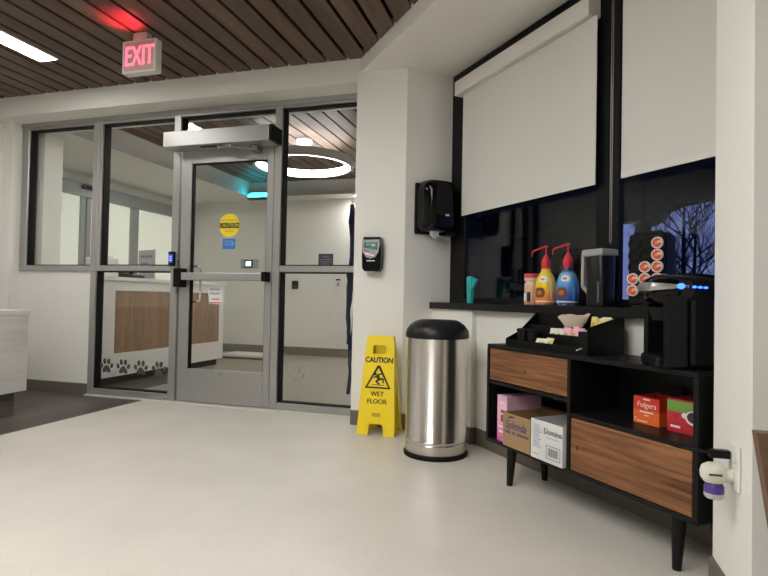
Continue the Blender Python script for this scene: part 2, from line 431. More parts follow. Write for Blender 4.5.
prism(b, [(.03, -.02), (.05, .003), (.03, .026)], (0, -.001, 0), XG, ZG, (0, -.0006, 0))
obj('marks', b, mat('pale_blue_ink', (.25, .45, .75), .6), s)
s = sticker('glass_sticker', 'dark grey square sticker on the upper glass right of the door, just above the rail', 'sticker', -1.68, 1.215, GY+.011, [(-.063, -.055), (.063, -.055), (.063, .055), (-.063, .055)], mat('sticker_grey', (.03, .033, .045), .5))
b = NB()
for z, w in ((.028, .03), (.006, .045), (-.012, .045), (-.03, .035)): box(b, -w, w, -.0016, -.001, z, z+.006)
obj('marks', b, mat('sticker_grey_ink', (.16, .17, .2), .6), s)
def paw_poly():
    pad = [(0, .022), (.018, .012), (.034, -.006), (.046, -.026), (.043, -.044), (.026, -.05), (.012, -.043), (0, -.037), (-.012, -.043), (-.026, -.05), (-.043, -.044), (-.046, -.026), (-.034, -.006), (-.018, .012)]
    toes = [ellipse(-.056, .016, .016, .024, 14, .35), ellipse(-.022, .052, .017, .027, 14, .1), ellipse(.022, .052, .017, .027, 14, -.1), ellipse(.056, .016, .016, .024, 14, -.35)]
    return [pad]+toes
M_paw = mat('paw_decal_grey', (.075, .072, .07), .55)
M_paw2 = mat('paw_decal_frosted', (.29, .275, .25), .6)
def paw(label, cx, cz, m, s=1., group='grey paw print decals on the glass'):
    b = NB()
    for p in paw_poly(): prism(b, [(x*s, z*s) for x, z in p], (0, 0, 0), XG, ZG, (0, -.0008, 0))
    o = obj('paw_decal', b, m, None, False, (cx, GY+.0115, cz)); tag(o, label, 'decal', group)
    return o
for cx, ord_ in ((-3.785, 'first'), (-3.603, 'second'), (-3.415, 'third'), (-3.225, 'fourth')):
    paw('dark grey paw decal low on glass left of the door, %s from the left' % ord_, cx, .256, M_paw)
paw('faint frosted paw print decal low on the glass right of the door', -1.91, .275, M_paw2, 1.0, None)

# paper note on the door
nt = thing('paper_note', 'white paper note with red bottom line taped on the glass door below the push bar', 'note', (-2.672, GY-.0055, .93))
b = NB(); prism(b, [(-.075, .085), (.075, .075), (.07, -.085), (-.055, -.078)], (0, 0, 0), XG, ZG, (0, -.0008, 0)); obj('sheet', b, M_paper, nt)
b = NB()
for z in (.035, .0):
    for i in range(5): box(b, -.05+i*.02, -.036+i*.02, -.0016, -.001, z, z+.014)
obj('writing', b, mat('grey_ink', (.25, .26, .3), .6), nt)
b = NB(); box(b, -.03, .045, -.0016, -.001, -.045, -.035); box(b, -.05, .064, -.0016, -.001, -.076, -.066); obj('red_line', b, mat('red_note_ink', (.6, .12, .10), .6), nt)

# ------------------------------------------------------------------ vestibule behind the glass
VX, VB, VSZ = -5.85, 7.98, 2.47
b = NB(); box(b, -6.1, -1.3, GY+.03, 8.2, -.06, 0); struct('floor', b, M_vfloor)
b = NB(); box(b, VX+.002, -3.74, GY+.105, 5.7, 0, .003); struct('floor', b, M_dfloor)
b = NB(); box(b, -6.1, -1.3, VB, 8.2, 0, CZ+.1); struct('wall_back', b, M_vwall)
b = NB(); box(b, -1.43, -1.25, 4.62, VB, 0, CZ+.1); struct('wall_right', b, M_vwall)
b = NB(); box(b, -4.98, -4.70, GY+.12, 4.36, 0, CZ+.1); struct('wall_stub', b, M_wall)
b = NB(); box(b, -6.1, -4.99, 4.30, 4.42, 0, CZ+.1); struct('wall_stub', b, M_vwall)
b = NB(); box(b, -6.1, VX, 4.42, VB, 2.36, CZ+.1); box(b, -6.1, VX, 4.42, 5.16, 0, 2.36); box(b, -6.1, VX, 7.72, VB, 0, 2.36); struct('wall_left', b, M_vwall)
b = NB()
for k in range(math.floor(-4.46/.1587), int(-1.3/.1587)):
    box(b, max(k*.1587+.011, -4.45), (k+1)*.1587-.011, 4.20, 7.6, CZ, CZ+.018)
struct('ceiling', b, M_ceil)
b = NB(); box(b, -6.1, -1.25, GY+.12, 8.2, CZ+.06, CZ+.1); struct('ceiling', b, M_black)
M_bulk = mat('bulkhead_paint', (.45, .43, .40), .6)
b = NB(); box(b, -6.0, -4.46, GY+.13, VB, VSZ, CZ+.06); box(b, -4.46, -1.43, 7.6, VB, VSZ, CZ+.06); box(b, -4.46, -1.43, GY+.13, 4.19, VSZ, CZ+.06)
struct('ceiling_soffit', b, M_vwall)
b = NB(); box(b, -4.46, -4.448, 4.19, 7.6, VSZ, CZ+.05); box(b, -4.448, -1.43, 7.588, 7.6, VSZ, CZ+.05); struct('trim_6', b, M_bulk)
basebrd([(-6.0, VB-.001), (-1.43, VB-.001)], 'baseboard_back', .13, .012, mat('vestibule_base', (.20, .175, .14), .5))

# sliding entrance doors on the left
sd = NB()
for y0, y1 in ((5.16, 5.24), (5.70, 5.775), (5.79, 5.87), (6.10, 6.16), (6.60, 6.66), (6.66, 6.76), (7.66, 7.72)):
    box(sd, VX-.03, VX+.03, y0, y1, 0, 2.18, .003, 1)
box(sd, VX-.04, VX+.06, 5.16, 7.72, 2.181, 2.36, .003, 1)
SD = struct('door_2', sd, mat('slider_frame', (.36, .37, .35), .4, metal=.4))
M_lit = mat('frosted_lit_glass', (.60, .62, .54), .6, emit=(.88, .885, .74), estr=.19)
for y0, y1 in ((5.24, 5.70), (5.87, 6.10), (6.16, 6.60), (6.76, 7.66)):
    p = NB(); box(p, VX-.012, VX+.002, y0, y1, .02, 2.18); obj('pane', p, M_lit, SD)
sn = thing('door_sensor', 'black motion sensor bar above the frosted sliding doors behind the glass wall', 'sensor', (VX+.061, 5.80, 2.30))
b = NB(); box(b, 0, .05, -.14, .14, -.025, .03, .008); obj('body', b, M_plast_k, sn)
b = NB(); box(b, .0505, .052, -.1, .1, -.015, .01); obj('lens', b, M_gloss_k, sn)

# desk in the vestibule
M_dw = mat('white_laminate', (.74, .72, .69), .45)
M_oak = wood('oak_panel', (.21, .125, .070), (.36, .235, .145), 'Z', 16, .06, .45)
dk = thing('reception_desk', 'white reception desk with inset oak panel standing behind the glass wall', 'desk', (-4.15, 4.36, 0))
b = NB(); L = 2.10
box(b, -.45, -.02, 0, L, .085, 1.05); obj('body', b, M_dw, dk)
b = NB(); box(b, -.02, 0, 0, L, .085, .315); box(b, -.02, 0, 0, L, .95, 1.05); box(b, -.02, 0, 0, .16, .315, .95); box(b, -.02, 0, L-.10, L, .315, .95)
obj('front_frame', b, M_dw, dk)
b = NB(); box(b, -.019, -.010, .16, L-.10, .315, .95); obj('wood_panel', b, M_oak, dk)
b = NB(); box(b, -.55, .02, -.015, L+.02, 1.0505, 1.09, .004); obj('desktop', b, M_dw, dk)
b = NB(); box(b, -.40, -.06, .05, L-.05, 0, .0845); obj('toe_kick', b, mat('dark_toe_kick', (.05, .045, .04), .6), dk)
# things on that desk
ps = thing('desk_printer', 'white boxy office machine on the vestibule desk at its left end', 'printer', (-4.42, 4.62, 1.0905), .1)
b = NB(); box(b, -.10, .10, -.13, .13, 0, .20, .015); obj('body', b, M_white, ps)
b = NB(); box(b, -.07, .07, -.08, .08, .2005, .212, .004); obj('lid', b, mat('printer_lid', (.45, .47, .47), .4), ps)
ph2 = thing('desk_phone', 'low black desk phone on the vestibule desk, right of the white machine', 'phone', (-4.3, 4.90, 1.0905))
b = NB(); prism(b, [(-.09, 0), (.09, 0), (.09, .025), (-.09, .07)], (0, -.10, 0), XG, ZG, (0, .20, 0)); obj('base', b, M_plast_k, ph2)
b = NB(); tube(b, [(-.06, -.07, .075), (-.02, -.075, .085), (.03, -.075, .07), (.07, -.07, .05)], [.024, .016, .016, .024], 10); obj('handset', b, M_plast_km, ph2, True)
ns = thing('notice_stand', 'paper notice in a clear upright holder on the vestibule desk', 'notice', (-4.24, 5.06, 1.0905), math.radians(-20))
b = NB(); box(b, -.165, .165, 0, .004, .02, .31); obj('sheet', b, mat('lilac_paper', (.68, .65, .72), .7), ns)
b = NB()
for z, n in ((.23, 6), (.15, 4)):
    for i in range(n): box(b, -.12+i*.040, -.092+i*.040, -.0012, -.0004, z, z+.03)
obj('writing', b, mat('lilac_ink', (.28, .26, .36), .6), ns)
b = NB(); box(b, -.125, .125, -.03, .04, 0, .012, .003); box(b, -.165, .165, .0045, .007, .0125, .32); obj('holder', b, mat('clear_acrylic', (.7, .7, .7), .15), ns)

# ring pendant
ring = thing('ring_pendant_lamp', 'large glowing white ring lamp hanging under the vestibule plank ceiling', 'lamp', (-2.63, 5.62, 2.39))
b = NB(); lathe(b, [(.505, .004), (.505, .064)], 72); lathe(b, [(.505, .0), (.522, .0)], 72); obj('diffuser', b, mat('ring_light', (.9, .9, .9), .5, emit=(1, .985, .97), estr=16), ring)
b = NB(); lathe(b, [(.523, -.003), (.56, -.003), (.56, .086), (.507, .086), (.507, .083), (.523, .083), (.523, -.003)], 72)
obj('housing', b, mat('ring_housing', (.50, .48, .45), .5), ring, True)
cz = CZ-2.39
for a in (0.5, 2.6, 4.7):
    b = NB(); tube(b, [(.532*math.cos(a), .532*math.sin(a), .0865), (.06*math.cos(a), .06*math.sin(a), cz-.03)], .003, 6); obj('cable', b, M_alud, ring)
b = NB(); lathe(b, [(0, cz-.04), (.09, cz-.04), (.09, cz-.001), (0, cz-.001)], 24); obj('ceiling_rose', b, M_white, ring)
# soffit lights in the vestibule
M_dl = mat('downlight_glow', (.9, .9, .9), .5, emit=(1, .985, .96), estr=30)
def downlight(x, y, label, group):
    o = thing('recessed_downlight', label, 'light', (x, y, VSZ), 0, group)
    b = NB(); lathe(b, [(.055, -.001), (.075, -.001), (.075, -.008), (.055, -.006), (.055, -.001)], 24); obj('trim_ring', b, M_white, o)
    b = NB(); lathe(b, [(0, -.003), (.054, -.003)], 24); obj('lens', b, M_dl, o)
downlight(-5.0, 6.6, 'small round recessed downlight in the white soffit left of the plank ceiling', None)
pl = thing('soffit_light_panel', 'bright rectangular light panel in the vestibule soffit by the pillar edge', 'light', (-2.62, 7.78, VSZ))
b = NB(); box(b, -.16, .16, -.12, .12, -.012, -.0005, .003); obj('frame', b, M_white, pl)
b = NB(); box(b, -.14, .14, -.10, .10, -.0135, -.0125); obj('diffuser', b, M_dl, pl)
vl = thing('linear_ceiling_lamp', 'short bright linear lamp in the vestibule plank ceiling, seen above the door opener', 'lamp', (-3.60, 4.96, CZ-.012), 0, 'linear lamps in the plank ceiling')
b = NB(); box(b, -.088, -.08, -.14, .14, 0, .0119); box(b, .08, .088, -.14, .14, 0, .0119); obj('frame', b, M_white, vl)
b = NB(); box(b, -.0799, .0799, -.14, .14, .001, .0115); obj('diffuser', b, M_led, vl)
# cyan fixture
M_cy = mat('cyan_glow', (.1, .8, .85), .5, emit=(.03, .75, .95), estr=5.)
cy = thing('cyan_light_fixture', 'cyan glowing light box under the vestibule bulkhead corner, seen through the door', 'light', (-4.22, 7.45, 2.40))
b = NB(); box(b, -.17, .17, -.06, .06, 0, .03, .004); box(b, -.17, .17, .02, .06, .0305, .12); box(b, -.02, .02, .061, .1375, .05, .11); obj('housing', b, mat('fixture_dark', (.04, .06, .07), .5), cy)
b = NB(); box(b, -.165, .165, -.055, .018, .0308, .075, .01); obj('tube', b, M_cy, cy)
b = NB(); tube(b, [(-.15, .0, .09), (.15, 0, .09)], .014, 10); obj('lamp_tube', b, M_cy, cy, True)

# fittings on the far wall
th = thing('wall_control_panel', 'grey wall control panel with small lit screen on the far vestibule wall', 'control panel', (-4.66, VB-.001, 1.45))
b = NB(); box(b, -.16, .16, -.02, 0, -.075, .075, .005); obj('plate', b, mat('control_grey', (.45, .46, .45), .5), th)
b = NB(); box(b, -.09, .07, -.032, -.0205, -.065, .065, .004); bz = obj('bezel', b, mat('control_dark', (.05, .09, .11), .4), th)
b = NB(); box(b, -.055, .04, -.0335, -.0325, -.035, .04); obj('screen', b, mat('control_screen', (.6, .8, .85), .4, emit=(.7, .95, 1), estr=.9), bz)
rr = thing('wall_reader', 'black square reader on the far vestibule wall below the glass rail', 'reader', (-3.83, VB-.001, 1.115))
b = NB(); box(b, -.05, .05, -.03, 0, -.065, .065, .006); obj('body', b, M_plast_k, rr)
b = NB(); box(b, -.03, .03, -.0315, -.0305, -.045, -.005); obj('keypad', b, mat('dark_keys', (.05, .05, .05), .5), rr)
wo = thing('wall_outlet', 'white outlet plate with black top on the far vestibule wall', 'outlet', (-3.10, VB-.001, 1.13))
b = NB(); box(b, -.05, .05, -.012, 0, -.075, .06, .004); obj('plate', b, M_white, wo)
b = NB(); box(b, -.035, .035, -.02, -.0001, .062, .085, .003); obj('top_plug', b, M_plast_k, wo)
b = NB(); box(b, -.02, .02, -.0135, -.0125, -.03, .03); obj('socket', b, mat('outlet_grey', (.35, .34, .32), .5), wo)
# platform scale
sc_ = thing('floor_platform', 'low white flat platform on the vestibule floor by the far wall', 'platform', (-4.05, 7.30, 0))
b = NB(); box(b, -.55, .28, -.22, .22, .03, .065, .004); obj('top_plate', b, mat('platform_white', (.72, .71, .68), .5), sc_)
b = NB(); box(b, -.53, .26, -.20, .20, 0, .0295); obj('base', b, mat('platform_grey', (.18, .17, .15), .5), sc_)
# leashes hanging at the pillar edge
M_navy = mat('navy_fabric', (.012, .018, .055), .85, spec=.1, bump=.4, bscale=200)
ls = thing('hanging_leash', 'navy fabric leashes hanging at the pillar edge behind the right glass pane', 'leash', (-1.475, 4.16, 1.70))
b = NB(); box(b, .0, .044, -.015, .015, -.03, .03, .003); tube(b, [(.0, 0, 0), (-.03, 0, -.01), (-.04, 0, .015)], .005, 6); obj('hook', b, M_chrome, ls)
rs = random.Random(3)
for j, (dx, z1) in enumerate(((-.025, -1.55), (-.005, -1.25), (-.038, -1.15))):
    b = NB(); pts = []
    for i in range(26):
        t = i/25; pts.append((dx+.010*math.sin(9*t+j*2)+rs.uniform(-.004, .004)-.010*t, .02*math.cos(7*t+j)+(j-1)*.025, -.02+(z1+.02)*t))
    tube(b, pts, [.011+.005*abs(math.sin(6*i/25*3+j)) for i in range(26)], 7); obj('strap', b, M_navy, ls, True)
b = NB(); tube(b, [(-.03+.025*math.cos(t), -.03, -.58+.07*math.sin(t)) for t in [2*PI*k/16 for k in range(17)]], .007, 7); obj('loop', b, M_navy, ls, True)

# ------------------------------------------------------------------ main room lamps and exit sign
def linear_lamp(x, y0, y1, label):
    o = thing('linear_ceiling_lamp', label, 'lamp', (x, (y0+y1)/2, CZ-.012), 0, 'linear lamps in the plank ceiling')
    h = (y1-y0)/2
    b = NB(); box(b, -.088, -.08, -h-.008, h+.008, 0, .0119); box(b, .08, .088, -h-.008, h+.008, 0, .0119); box(b, -.08, .08, -h-.008, -h, 0, .0119); box(b, -.08, .08, h, h+.008, 0, .0119); obj('frame', b, M_white, o)
    b = NB(); box(b, -.08, .08, -h, h, .001, .0115); obj('diffuser', b, M_led, o)
linear_lamp(-3.645, 2.0, 3.225, 'bright linear lamp set in the plank ceiling at upper left')
linear_lamp(-1.75, -.9, 2.45, 'unseen linear lamp added in the plank ceiling nearest the exit sign, out over the lobby')  # out of view, added to throw light on the far floor
linear_lamp(-1.05, -2.2, 1.15, 'long unseen linear lamp added in the plank ceiling nearest the coffee cabinet')  # out of view, added as fill for the cabinet side
linear_lamp(-1.9, -4.0, -1.6, 'long unseen linear lamp added in the plank ceiling over the rear of the lobby')  # out of view, added as fill from behind the camera

ex = thing('exit_sign', 'white lit EXIT sign with red letters hanging from the plank ceiling', 'sign', (-2.655, 3.07, 2.415))
M_exw = mat('exit_white', (.66, .62, .58), .5)
b = NB(); box(b, -.135, .135, -.035, .03, 0, .225, .006); obj('housing', b, M_exw, ex)
b = NB(); box(b, -.055, .055, -.03, .025, .2255, .2765, .004); obj('canopy', b, M_exw, ex)
b = NB(); box(b, -.118, .118, -.0365, -.0352, .015, .21); obj('face', b, mat('exit_face', (.45, .33, .31), .5, emit=(1, .35, .3), estr=.03), ex)
b = NB(); [text(b, 'EXIT', (.006+dx_, -.0365, .108), XG, ZG, .19, .0012+.0001*q_, .60) for q_, dx_ in enumerate((-.003, .0, .003))]; obj('lettering', b, mat('exit_red', (.9, .06, .10), .5, emit=(1, .07, .11), estr=1.6), ex)

li = bpy.data.lights.new('exit_glow_helper', 'SPOT'); li.color = (1, .03, .06); li.energy = 6; li.shadow_soft_size = .03; li.spot_size = 1.5; li.spot_blend = .6  # added unseen spot, puts the sign's red glow on the ceiling
lo_ = bpy.data.objects.new('exit_glow_helper', li); C.objects.link(lo_); lo_.parent = ex; lo_.location = (0, -.10, .12); lo_.rotation_euler = (math.radians(180+22), 0, 0)
# ------------------------------------------------------------------ foreground desk at left
ld = thing('lobby_counter', 'white wood-grain counter on a dark recessed base at the left edge', 'counter', (-3.77, 3.235, 0))
M_ww = wood('white_woodgrain', (.50, .485, .46), (.62, .605, .575), 'Y', 9, .08, .5)
b = NB(); box(b, -.75, 0, -2.2, 0, .172, .745); obj('body', b, M_ww, ld)
b = NB(); box(b, -.76, .006, -2.2, .006, .7455, .783, .003); obj('countertop', b, mat('counter_top', (.62, .60, .57), .4), ld)
b = NB(); box(b, -.72, -.06, -2.15, -.05, 0, .1715); obj('toe_kick', b, wood('toe_kick_tile', (.07, .058, .048), (.13, .11, .09), 'Y', 8, .1, .5), ld)

# ------------------------------------------------------------------ window wall (frame W: x = u, y = -v)
def wstruct(name, b, m, smooth=False): return struct(name, b, m, True, smooth)
b = NB()
box(b, .212, .40, -.12, .02, .903, 2.59, .003, 1)
box(b, .4005, 1.6195, -.12, .02, 2.50, 2.59, .003, 1); box(b, .4005, 1.6195, -.12, .02, .903, .94, .003, 1)
WIN = wstruct('window_5', b, M_wframe)
p = NB(); box(p, .395, 1.625, -.104, -.096, .935, 2.505); obj('pane', p, M_wglass, WIN)
b = NB(); box(b, 1.62, 1.70, -.125, -.085, .903, 2.59, .003, 1); box(b, 1.7005, 1.76, -.12, -.085, .903, 2.59, .003, 1)
wstruct('trim_7', b, M_wframe)
b = NB()
box(b, 1.7605, 2.5995, -.12, .02, 2.50, 2.59, .003, 1); box(b, 1.7605, 2.5995, -.12, .02, .903, .94, .003, 1); box(b, 2.49, 2.519, -.119, .02, .941, 2.499, .003, 1)
WIN2 = wstruct('window_6', b, M_wframe)
p = NB(); box(p, 1.755, 2.495, -.104, -.096, .935, 2.505); obj('pane', p, M_wglass, WIN2)
b = NB(); box(b, .213, 2.519, -.292, .02, .8575, .9025, .003, 1); wstruct('window_sill', b, mat('black_sill', (.006, .006, .0065), .4, spec=.25))

def Wthing(name, label, cat, u, v, z, rz=0., group=None):
    return thing(name, label, cat, Wp(u, v, z), WA+rz, group)
rb = Wthing('roller_blind', 'pale roller blind with cassette over the left window, above the syrup bottles', 'blind', .99, .165, 1.515)
b = NB(); box(b, -.62, .645, -.04, .044, .865, .965, .004); obj('cassette', b, M_cass, rb)
b = NB(); box(b, -.56, .665, -.003, .0, .012, .864); obj('fabric', b, M_blind, rb)
b = NB(); box(b, -.56, .665, -.005, .002, .0, .0115, .002); obj('bottom_bar', b, M_cass, rb)
rb2 = Wthing('roller_blind', 'pale roller blind over the right window, beside the wall corner', 'blind', 2.14, .165, 1.515)
b = NB(); box(b, -.325, .37, -.003, 0, .03, 1.0); obj('fabric', b, M_blind, rb2)
b = NB(); box(b, -.325, .37, -.006, .002, 0, .0295, .002); obj('bottom_bar', b, M_cass, rb2)
b = NB(); tube(b, [(-.325, 0, 1.03), (.37, 0, 1.03)], .03, 16); obj('roller', b, M_cass, rb2, True)
b = NB(); box(b, -.40, -.326, -.045, .04, .96, 1.0695, .004); obj('bracket', b, M_chrome, rb2)
b = NB(); tube(b, [(-.350, -.046, 1.04), (-.350, -.046, -.30)], .002, 6); tube(b, [(-.340, -.046, 1.04), (-.340, -.046, -.30)], .002, 6)
tube(b, [(-.350, -.046, -.30), (-.345, -.046, -.312), (-.340, -.046, -.30)], .002, 6); tube(b, [(-.350, -.046, 1.04), (-.345, -.044, 1.04)], .002, 6)
obj('pull_chain', b, mat('bead_chain', (.20, .195, .19), .4, metal=.8), rb2)

# ---- dispensers
pt = thing('paper_towel_dispenser', 'glossy black rounded paper towel dispenser on the wall left of the window', 'dispenser', Wp(.2105, .297, 1.393), WA+PI/2)
# local x runs away from the room corner, local -y out of the wall... built with its back at y = 0
b = NB(); box(b, -.135, .135, -.03, 0, .0, .37, .012); obj('back_plate', b, M_plast_k, pt)
b = NB()
N_ = 28
prof = []
for k in range(N_+1):
    t = PI*k/N_; prof.append((-.125*math.copysign(abs(math.cos(t))**.55, math.cos(t)), -.031-.17*abs(math.sin(t))**.55))
levels = [(0.012, .80), (.03, .95), (.06, 1.), (.30, 1.), (.335, .975), (.358, .91), (.370, .80)]
rows = []
for z, s in levels: rows.append([b.verts.new((x*s, -.031+(y+.031)*s, z)) for x, y in prof])
for a, c in zip(rows, rows[1:]):
    for i in range(N_): b.faces.new((a[i], a[i+1], c[i+1], c[i]))
    b.faces.new((a[-1], a[0], c[0], c[-1]))
b.faces.new(rows[0]); b.faces.new(rows[-1])
obj('cover', b, M_gloss_k, pt, True)
b = NB(); box(b, .01, .04, -.2035, -.2015, .115, .128); obj('emblem', b, mat('dispenser_mark', (.45, .45, .45), .5), pt)
b = NB(); box(b, .06, .12, -.16, -.07, -.012, .012, .006); obj('lever', b, M_plast_k, pt)
b = NB(); prism(b, [(-.03, 0), (.035, 0), (.028, -.035), (.005, -.05), (-.025, -.03)], (-.03, -.13, .014), XG, ZG, (0, .03, 0)); obj('paper_tail', b, M_paper, pt)

sd_ = thing('soap_dispenser', 'black and chrome hand sanitizer dispenser with teal label on the pillar', 'dispenser', (-1.195, 3.784, 1.115))
def shell(b, outl, y0, y1, ins):
    n = len(outl)
    r0 = [b.verts.new((x, y0, z)) for x, z in outl]; r1 = [b.verts.new((x, y1+.012, z)) for x, z in outl]
    cx = 0; czz = .13
    r2 = [b.verts.new((cx+(x-cx)*ins, y1, czz+(z-czz)*ins)) for x, z in outl]
    for a, c in ((r0, r1), (r1, r2)):
        for i in range(n): b.faces.new((a[i], c[i], c[(i+1) % n], a[(i+1) % n]))
    b.faces.new(r2); b.faces.new(r0[::-1])
outl = [(-.05, .0), (.05, .0), (.068, .025), (.072, .10), (.07, .19), (.06, .245), (-.06, .245), (-.07, .19), (-.072, .10), (-.068, .025)]
b = NB(); shell(b, outl, 0, -.085, .9); obj('body', b, M_gloss_k, sd_)
b = NB(); prism(b, [(-.062, .225), (.062, .225), (.066, .19), (.058, .135), (.035, .10), (0, .088), (-.035, .10), (-.058, .135), (-.066, .19)], (0, -.0855, 0), XG, ZG, (0, -.006, 0)); obj('chrome_shield', b, mat('satin_chrome', (.55, .55, .56), .25, metal=.9), sd_)
b = NB(); prism(b, [(-.05, .205), (.05, .205), (.05, .15), (-.05, .165)], (0, -.092, 0), XG, ZG, (0, -.001, 0)); lb = obj('label', b, mat('teal_label', (.03, .20, .18), .4), sd_)
b = NB(); box(b, -.03, -.005, -.0945, -.0932, .185, .193); box(b, .005, .035, -.0945, -.0932, .175, .195); obj('print', b, mat('label_print', (.35, .5, .48), .5), lb)
b = NB(); prism(b, [(-.05, .155), (-.01, .138), (-.012, .13), (-.05, .145)], (0, -.092, 0), XG, ZG, (0, -.001, 0)); obj('red_mark', b, mat('mark_red', (.55, .08, .05), .5), sd_)
b = NB(); prism(b, [(-.045, .135), (.03, .115), (.02, .105), (-.03, .115)], (0, -.092, 0), XG, ZG, (0, -.001, 0)); obj('white_swoosh', b, M_paper, sd_)
b = NB(); box(b, -.03, .03, -.0862, -.0852, .07, .078); obj('brand_mark', b, M_paper, sd_)
b = NB(); box(b, -.03, .03, -.07, -.02, -.012, -.0003, .004); obj('nozzle', b, mat('nozzle_white', (.6, .58, .53), .5), sd_)

# ------------------------------------------------------------------ wet floor sign
wf = thing('wet_floor_sign', 'yellow folding CAUTION WET FLOOR sign standing by the pillar', 'sign', (-1.085, 3.635, 0))
M_y = mat('sign_yellow', (.90, .67, .008), .38, bump=.05, bscale=120)
def lerp(a, c, t): return a+(c-a)*t
HS = .664
def panel_bm(sgn):
    """one sign leaf; local t runs up the leaf, its foot at y = sgn*.11, its head at y = sgn*.012"""
    b = NB()
    y0, y1 = sgn*.105, sgn*.016
    up = Vector((0, (y1-y0), HS)).normalized(); o = Vector((0, y0, 0)); nrm = Vector((0, sgn, 0))
    nrm = (nrm-up*up.dot(nrm)).normalized()
    H = math.hypot(HS, y1-y0)
    hw = lambda t: lerp(.134, .097, t/H)
    th = .016
    def pz(poly): prism(b, poly, o-nrm*th, Vector((1, 0, 0)), up, nrm*th)
    a = .105
    pz([(-hw(0), 0), (-.055, 0), (-.05, .06), (-.04, .075), (-hw(.075), .075)]); pz([(hw(0), 0), (.055, 0), (.05, .06), (.04, .075), (hw(.075), .075)][::-1])
    pz([(-hw(.075), .075), (-.04, .075), (.04, .075), (hw(.075), .075), (hw(.545), .545), (-hw(.545), .545)])
    pz([(-hw(.545), .545), (-.045, .545), (-.05, .59), (-.04, .605), (-hw(.605), .605)]); pz([(hw(.545), .545), (.045, .545), (.05, .59), (.04, .605), (hw(.605), .605)][::-1])
    pz([(-hw(.605), .605), (hw(.605), .605), (hw(H)-.004, H), (-hw(H)+.004, H)])
    return b, o, up, nrm, H, hw, pz
M_ys = mat('sign_yellow_side', (.72, .50, .008), .4)
for sgn, nm in ((-1, 'front_panel'), (1, 'back_panel')):
    b, o, up, nrm, H, hw, pz = panel_bm(sgn)
    # raised side ribs
    for s in (-1, 1):
        prism(b, [(s*hw(.02), .02), (s*(hw(.02)-.018), .02), (s*(hw(H-.06)-.012), H-.06), (s*hw(H-.06), H-.06)], o-nrm*.05, Vector((1, 0, 0)), up, nrm*.034)
    if sgn > 0: pz([(-.0445, .5455), (.0445, .5455), (.0445, .6045), (-.0445, .6045)])
    P = obj(nm, b, M_y, wf)
    if sgn < 0:
        b = NB(); e = nrm*.0008; xx = Vector((1, 0, 0))
        [text(b, 'CAUTION', o+up*(.503+dz_)+xx*dx_, xx, up, .052, .0012+.0001*q_, .84) for q_, (dx_, dz_) in enumerate(((-.002, 0), (.002, 0), (0, .002), (0, -.002)))]
        [text(b, 'WET', o+up*.275+xx*dx_, xx, up, .046, .0012+.0001*q_, .95) for q_, dx_ in enumerate((-.001, .001))]
        [text(b, 'FLOOR', o+up*.224+xx*dx_, xx, up, .046, .0012+.0001*q_, .95) for q_, dx_ in enumerate((-.001, .001))]
        obj('lettering', b, M_ink, P)
        b = NB()
        def tri(s): return [(-.085*s, .318-(1-s)*-.03), (.085*s, .318-(1-s)*-.03), (0, .318+.135*s+.02*(1-s))]
        T0 = [(-.092, .312), (.092, .312), (.009, .468), (-.009, .468)]; T1 = [(-.074, .323), (.074, .323), (0, .451), (0, .451)]
        for i in range(4):
            j = (i+1) % 4; q = [T0[i], T0[j], T1[j], T1[i]]
            if i == 2: q = [T0[2], T0[3], T1[2]]
            try: prism(b, q, o, xx, up, nrm*.0012)
            except ValueError: pass
        def stroke(p, q, w, kk=1.):
            p, q = Vector(p), Vector(q); d = (q-p).normalized(); n = Vector((-d.y, d.x))*w
            prism(b, [p-n, q-n, q+n, p+n], o, xx, up, nrm*.0012)
        Z_ = lambda x, z: (x*1.12, .324+(z-.332)*1.12+.012)
        prism(b, ellipse(*Z_(-.020, .398), .0105, .0105, 12), o, xx, up, nrm*.0012)
        for p_, q_, w_ in (((-.008, .392), (.008, .362), .011), ((-.008, .392), (.018, .398), .005), ((.018, .398), (.024, .412), .0045), ((-.006, .388), (-.028, .374), .005), ((.006, .364), (.030, .372), .0065), ((.030, .372), (.034, .345), .0055), ((.004, .362), (-.014, .352), .0065), ((-.014, .352), (.008, .338), .005), ((-.035, .332), (.04, .332), .0022), ((.0, .332), (.012, .342), .0022)):
            stroke(Z_(*p_), Z_(*q_), w_)
        obj('slipping_figure_symbol', b, M_ink, P)
        b = NB()
        stroke((-.028, .146), (.028, .146), .0016); stroke((-.028, .128), (.028, .128), .0016); stroke((-.028, .128), (-.028, .146), .0016); stroke((.028, .128), (.028, .146), .0016)
        for i in range(5): stroke((-.018+i*.009, .133), (-.018+i*.009, .141), .003)
        obj('maker_mark', b, mat('sign_mark', (.25, .18, .01), .6), P)
b = NB(); box(b, -.082, .082, -.0155, .0155, HS-.05, HS-.002, .006); obj('hinge', b, M_ys, wf)

# ------------------------------------------------------------------ trash can
tc = thing('trash_can', 'tall round stainless steel trash can with black domed open top', 'trash can', (-.622, 3.265, 0))
R_ = .182
b = NB(); lathe(b, [(0, .006), (R_-.004, .006), (R_, .012), (R_, .078), (R_+.0015, .080), (R_, .082), (R_, .098), (R_+.0015, .100), (R_, .102), (R_, .692), (R_-.01, .695), (0, .695)], 72); obj('body', b, M_steel, tc, True)
b = NB(); lathe(b, [(R_+.001, .0), (R_+.009, .0), (R_+.010, .016), (R_+.001, .027)], 72); lathe(b, [(0, 0), (R_+.001, 0), (R_+.001, .005), (0, .005)], 48); obj('base_ring', b, M_plast_km, tc, True)
b = NB(); lathe(b, [(R_-.002, .696), (R_+.008, .696), (R_+.009, .712), (R_+.002, .742), (R_-.018, .770), (R_-.048, .790), (.112, .799), (.104, .799), (.098, .79), (.096, .72), (0, .72)], 72); obj('lid', b, mat('lid_black', (.006, .006, .006), .40, spec=.35), tc, True)

